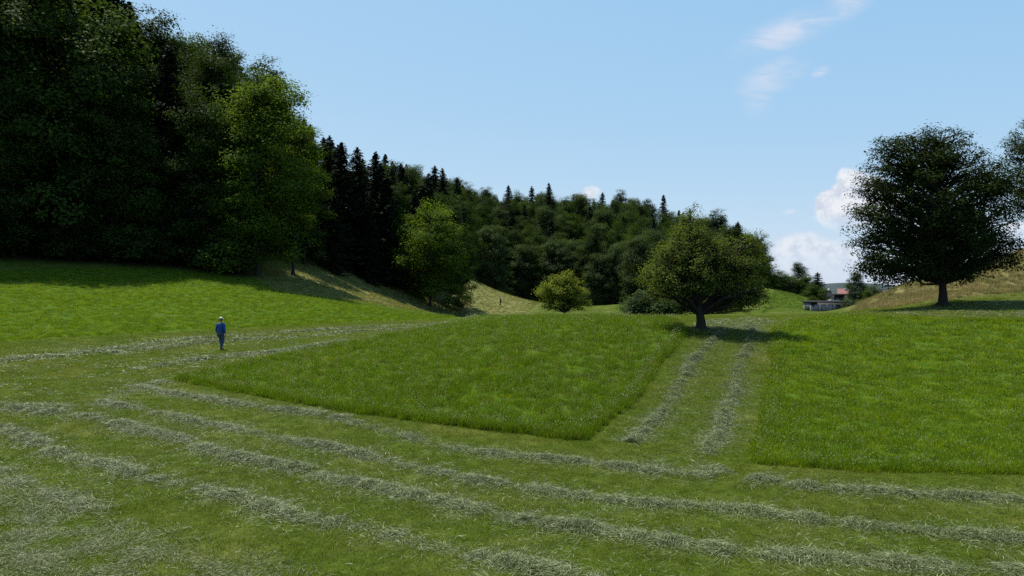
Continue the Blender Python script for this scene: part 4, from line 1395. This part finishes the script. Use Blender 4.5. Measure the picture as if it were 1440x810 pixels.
def flower(name, seed, n, h0, h1, spread, s, mat):
    r = np.random.default_rng(seed)
    a = r.random(n) * 6.283; rr = spread * r.random(n) ** .5
    C = np.stack([np.cos(a) * rr, np.sin(a) * rr, h0 + (h1 - h0) * r.random(n)], 1)
    V, Q, va = leaf_cards(np.repeat(C, 3, 0) + r.normal(size=(n * 3, 3)) * s * .3, r.normal(size=(n * 3, 3)) + [0, 0, .7], s, r, aspect=.8)
    return bpy.data.objects.new(name, mesh_np(name, V, [Q], mat, False, dict(v=va)))


def grass_mat(name, c0, c1, trans, tcol, patch):
    return leaf_mat(name, c0, c1, trans, tcol, .45, .3, patch, .35)


M['tall_grass'] = grass_mat('tall_grass_blades', (.072, .120, .004), (.132, .192, .009), .5, (1.5, 1.45, .5), (.35, (.150, .175, .010), .45))
M['mown_grass'] = grass_mat('mown_grass_blades', (.042, .074, .005), (.082, .115, .011), .4, (1.4, 1.4, .5), (.5, (.125, .120, .028), .5))
M['dry_grass'] = grass_mat('dry_grass_blades', (.12, .11, .04), (.24, .20, .10), .4, (1.2, 1.1, .8), (.25, (.09, .11, .03), .6))
M['knoll_grass'] = grass_mat('knoll_grass_blades', (.040, .066, .010), (.075, .105, .018), .35, (1.3, 1.3, .6), (.2, (.09, .10, .03), .5))
M['dark_grass'] = leaf_mat('dark_meadow_herbs', (.050, .090, .006), (.090, .145, .011), .48, (1.4, 1.4, .5), .45, .3)
M['stems'] = leaf_mat('brown_seed_stems', (.10, .10, .035), (.20, .17, .075), .4, (1.2, 1.1, .6))
M['clover'] = leaf_mat('pale_flower_heads', (.16, .20, .07), (.32, .34, .17), .4, (1, 1, .9))


def scatter(name, pts, scl, rot, protos, weights, label, cat='grass'):
    """one 'stuff' object: points carrying grass tufts"""
    r = np.random.default_rng(len(pts))
    me = bpy.data.meshes.new(name)
    me.vertices.add(len(pts))
    me.vertices.foreach_set('co', np.asarray(pts, np.float32).ravel())
    for k, a, ty in (('scl', scl, 'FLOAT_VECTOR'), ('rot', rot, 'FLOAT_VECTOR')):
        at_ = me.attributes.new(k, ty, 'POINT')
        at_.data.foreach_set('vector', np.asarray(a, np.float32).ravel())
    ix = me.attributes.new('pick', 'INT', 'POINT')
    pk = r.choice(len(protos), len(pts), p=np.array(weights) / sum(weights))
    if len(protos) == 8:                            # herbs grow in patches of their own
        X, Y = pts[:, 0], pts[:, 1]
        nz = np.sin(X * .8 + 2.1 * np.sin(Y * .37)) * np.sin(Y * .6 + 1.7 * np.sin(X * .29 + 1)) + .6 * np.sin(X * 2.3 + Y * 1.1 + 2 * np.sin(Y * 1.3))
        k = (nz + .5 * r.normal(size=len(X)) > 1.5) & (pk < 4)
        pk[k] = 4 + (r.random(k.sum()) < .5)
    ix.data.foreach_set('value', pk.astype(np.int32))
    o = link(name, me)
    coll = bpy.data.collections.new(name + '_tufts')
    for i, p in enumerate(protos):
        coll.objects.link(p)
    ng = bpy.data.node_groups.new(name + '_scatter', 'GeometryNodeTree')
    ng.interface.new_socket('Geometry', in_out='INPUT', socket_type='NodeSocketGeometry')
    ng.interface.new_socket('Geometry', in_out='OUTPUT', socket_type='NodeSocketGeometry')
    N = ng.nodes; Lk = ng.links
    gi = N.new('NodeGroupInput'); go = N.new('NodeGroupOutput')
    ci = N.new('GeometryNodeCollectionInfo')
    ci.inputs['Collection'].default_value = coll
    ci.inputs['Separate Children'].default_value = True
    ci.inputs['Reset Children'].default_value = True
    ip = N.new('GeometryNodeInstanceOnPoints')
    ip.inputs['Pick Instance'].default_value = True

    def na(nm, ty):
        n = N.new('GeometryNodeInputNamedAttribute'); n.data_type = ty
        n.inputs['Name'].default_value = nm
        return n.outputs['Attribute']
    Lk.new(gi.outputs[0], ip.inputs['Points'])
    Lk.new(ci.outputs[0], ip.inputs['Instance'])
    Lk.new(na('pick', 'INT'), ip.inputs['Instance Index'])
    e2r = N.new('FunctionNodeEulerToRotation')
    Lk.new(na('rot', 'FLOAT_VECTOR'), e2r.inputs[0])
    Lk.new(e2r.outputs[0], ip.inputs['Rotation'])
    Lk.new(na('scl', 'FLOAT_VECTOR'), ip.inputs['Scale'])
    Lk.new(ip.outputs[0], go.inputs[0])
    md = o.modifiers.new('tufts', 'NODES')
    md.node_group = ng
    tag(o, label, cat, kind='stuff')
    return o


def sample(poly, rho0, d0, expo, rmin, rho_min, seed, amax=47):
    """random points in a world polygon, thinner with distance from the place where one stands"""
    r = np.random.default_rng(seed)
    P = np.asarray(poly)
    lo, hi = P.min(0), P.max(0)
    out = []
    # split into rings of distance
    edges = [4, 8, 12, 16, 20, 26, 34, 44, 58, 76, 100, 140, 240]
    for a, b in zip(edges, edges[1:]):
        mid = (a + b) / 2
        rho = max(rho_min, rho0 * min(1, (d0 / mid)) ** expo)
        area = R(2 * amax) / 2 * (b * b - a * a)
        n = int(area * rho)
        rr = np.sqrt(a * a + (b * b - a * a) * r.random(n)); th = R(amax) * (2 * r.random(n) - 1)
        x, y = rr * np.sin(th), rr * np.cos(th)
        k = (x > lo[0]) & (x < hi[0]) & (y > lo[1]) & (y < hi[1])
        x, y = x[k], y[k]
        k = inside(poly, x, y)
        x, y = x[k], y[k]
        out.append(np.stack([x, y, np.full(len(x), (rho0 / rho) ** .5)], 1))
    return np.concatenate(out)


def lay(name, poly, rho0, d0, expo, rho_min, seed, protos, weights, label, hs=(1, 1), hvar=.2, zoff=0, exclude=(), edge=0, maxw=4.0):
    s = sample(poly, rho0, d0, expo, 0, rho_min, seed)
    if edge:                                       # the mown edge shows the full depth of the stand
        e = sample(poly, rho0 * edge, d0, expo, 0, rho_min * edge, seed + 31)
        e = e[edge_dist(poly, e[:, 0], e[:, 1]) < .28]
        s = np.concatenate([s, e])
    for ex in exclude:
        s = s[~inside(ex, s[:, 0], s[:, 1])]
    r = np.random.default_rng(seed + 5)
    n = len(s)
    z = hgt(s[:, 0], s[:, 1]) + zoff
    k = np.minimum(s[:, 2], maxw)
    hv = (1 + hvar * r.normal(size=n)).clip(.5, 1.6)
    # taller and shorter swathes
    hv *= 1 + .10 * np.sin(s[:, 0] * .9 + 2 * np.sin(s[:, 1] * .35)) * np.sin(s[:, 1] * .8 + np.sin(s[:, 0] * .5))
    scl = np.stack([k, k, hv * k ** .25], 1)
    rot = np.stack([r.normal(size=n) * .12, r.normal(size=n) * .12, r.random(n) * 6.283], 1)
    print(name, n)
    return scatter(name, np.stack([s[:, 0], s[:, 1], z], 1), scl, rot, protos, weights, label)


tall = lambda: [tuft('tall_tuft', 500 + i, 84, .08, .185, .20, .0065, M['tall_grass'], .38) for i in range(4)] + [tuft('dark_tuft', 530 + i, 70, .14, .30, .18, .007, M['dark_grass'], .3) for i in range(2)] + [tuft('stem_tuft', 535, 7, .24, .36, .2, .006, M['stems'], .25)] + [flower('flower_heads', 520, 3, .24, .36, .2, .022, M['clover'])]
short_tall = lambda: [tuft('meadow_tuft', 540 + i, 84, .07, .17, .20, .0065, M['tall_grass'], .45) for i in range(4)] + [tuft('dark_tuft', 570 + i, 70, .09, .20, .18, .007, M['dark_grass'], .4) for i in range(2)] + [tuft('stem_tuft', 575, 7, .14, .24, .2, .006, M['stems'], .3)] + [flower('flower_heads', 560, 4, .16, .25, .2, .022, M['clover'])]
lay('tall_grass', CENTRAL, 34, 20, 1.3, 5, 1, tall(), [4, 4, 4, 4, .4, .4, .25, .15], 'central island of tall unmown green grass', edge=6)
lay('tall_grass', RIGHT, 36, 18, 1.3, 5, 2, short_tall(), [4, 4, 4, 4, .8, .8, .5, .6], 'field of unmown clover rich grass at the right', edge=6)
lay('tall_grass', LEFT, 14, 40, 1.0, 5, 3, short_tall(), [4, 4, 4, 4, .6, .6, .3, .2], 'rising unmown green field at the left below the wood')
lay('tall_grass', KNOLL, 6, 100, 1.0, 3, 4, [tuft('knoll_tuft', 680 + j, 60, .06, .16, .22, .009, M['knoll_grass'], .5) for j in range(3)], [1, 1, 1], 'strip of taller green grass up the grassy knoll', maxw=2)
dry = lambda i: [tuft('dry_tuft', 600 + i + j, 36, .12, .34, .24, .014, M['dry_grass'], .45) for j in range(3)]
lay('dry_grass', DRYR, 10, 60, 1.0, 6, 6, dry(0), [1, 1, 1], 'brown dry grass on the bank behind the linden tree', maxw=2)
M['stubble'] = grass_mat('stubble_grass_blades', (.090, .100, .024), (.185, .175, .066), .4, (1.3, 1.2, .6), (.4, (.06, .09, .016), .6))
lay('stubble_grass', DRYL, 6, 90, 1.0, 3, 7, [tuft('stubble_tuft', 660 + j, 34, .06, .20, .26, .016, M['stubble'], .5) for j in range(3)], [1, 1, 1], 'pale stubble on the sunlit slope below the wood', maxw=2)
turf = [tuft('turf', 640 + j, 40, .025, .065, .17, .006, M['mown_grass'], .7) for j in range(4)]
BIG = [(-60, 3), (60, 3), (70, 62), (-70, 62)]
lay('mown_turf', BIG, 80, 12, 1.35, 3, 8, turf, [1, 1, 1, 1], 'short mown turf between the rows of cut grass', exclude=(CENTRAL, RIGHT, LEFT, FOREST, DRYL, DRYR), maxw=3)
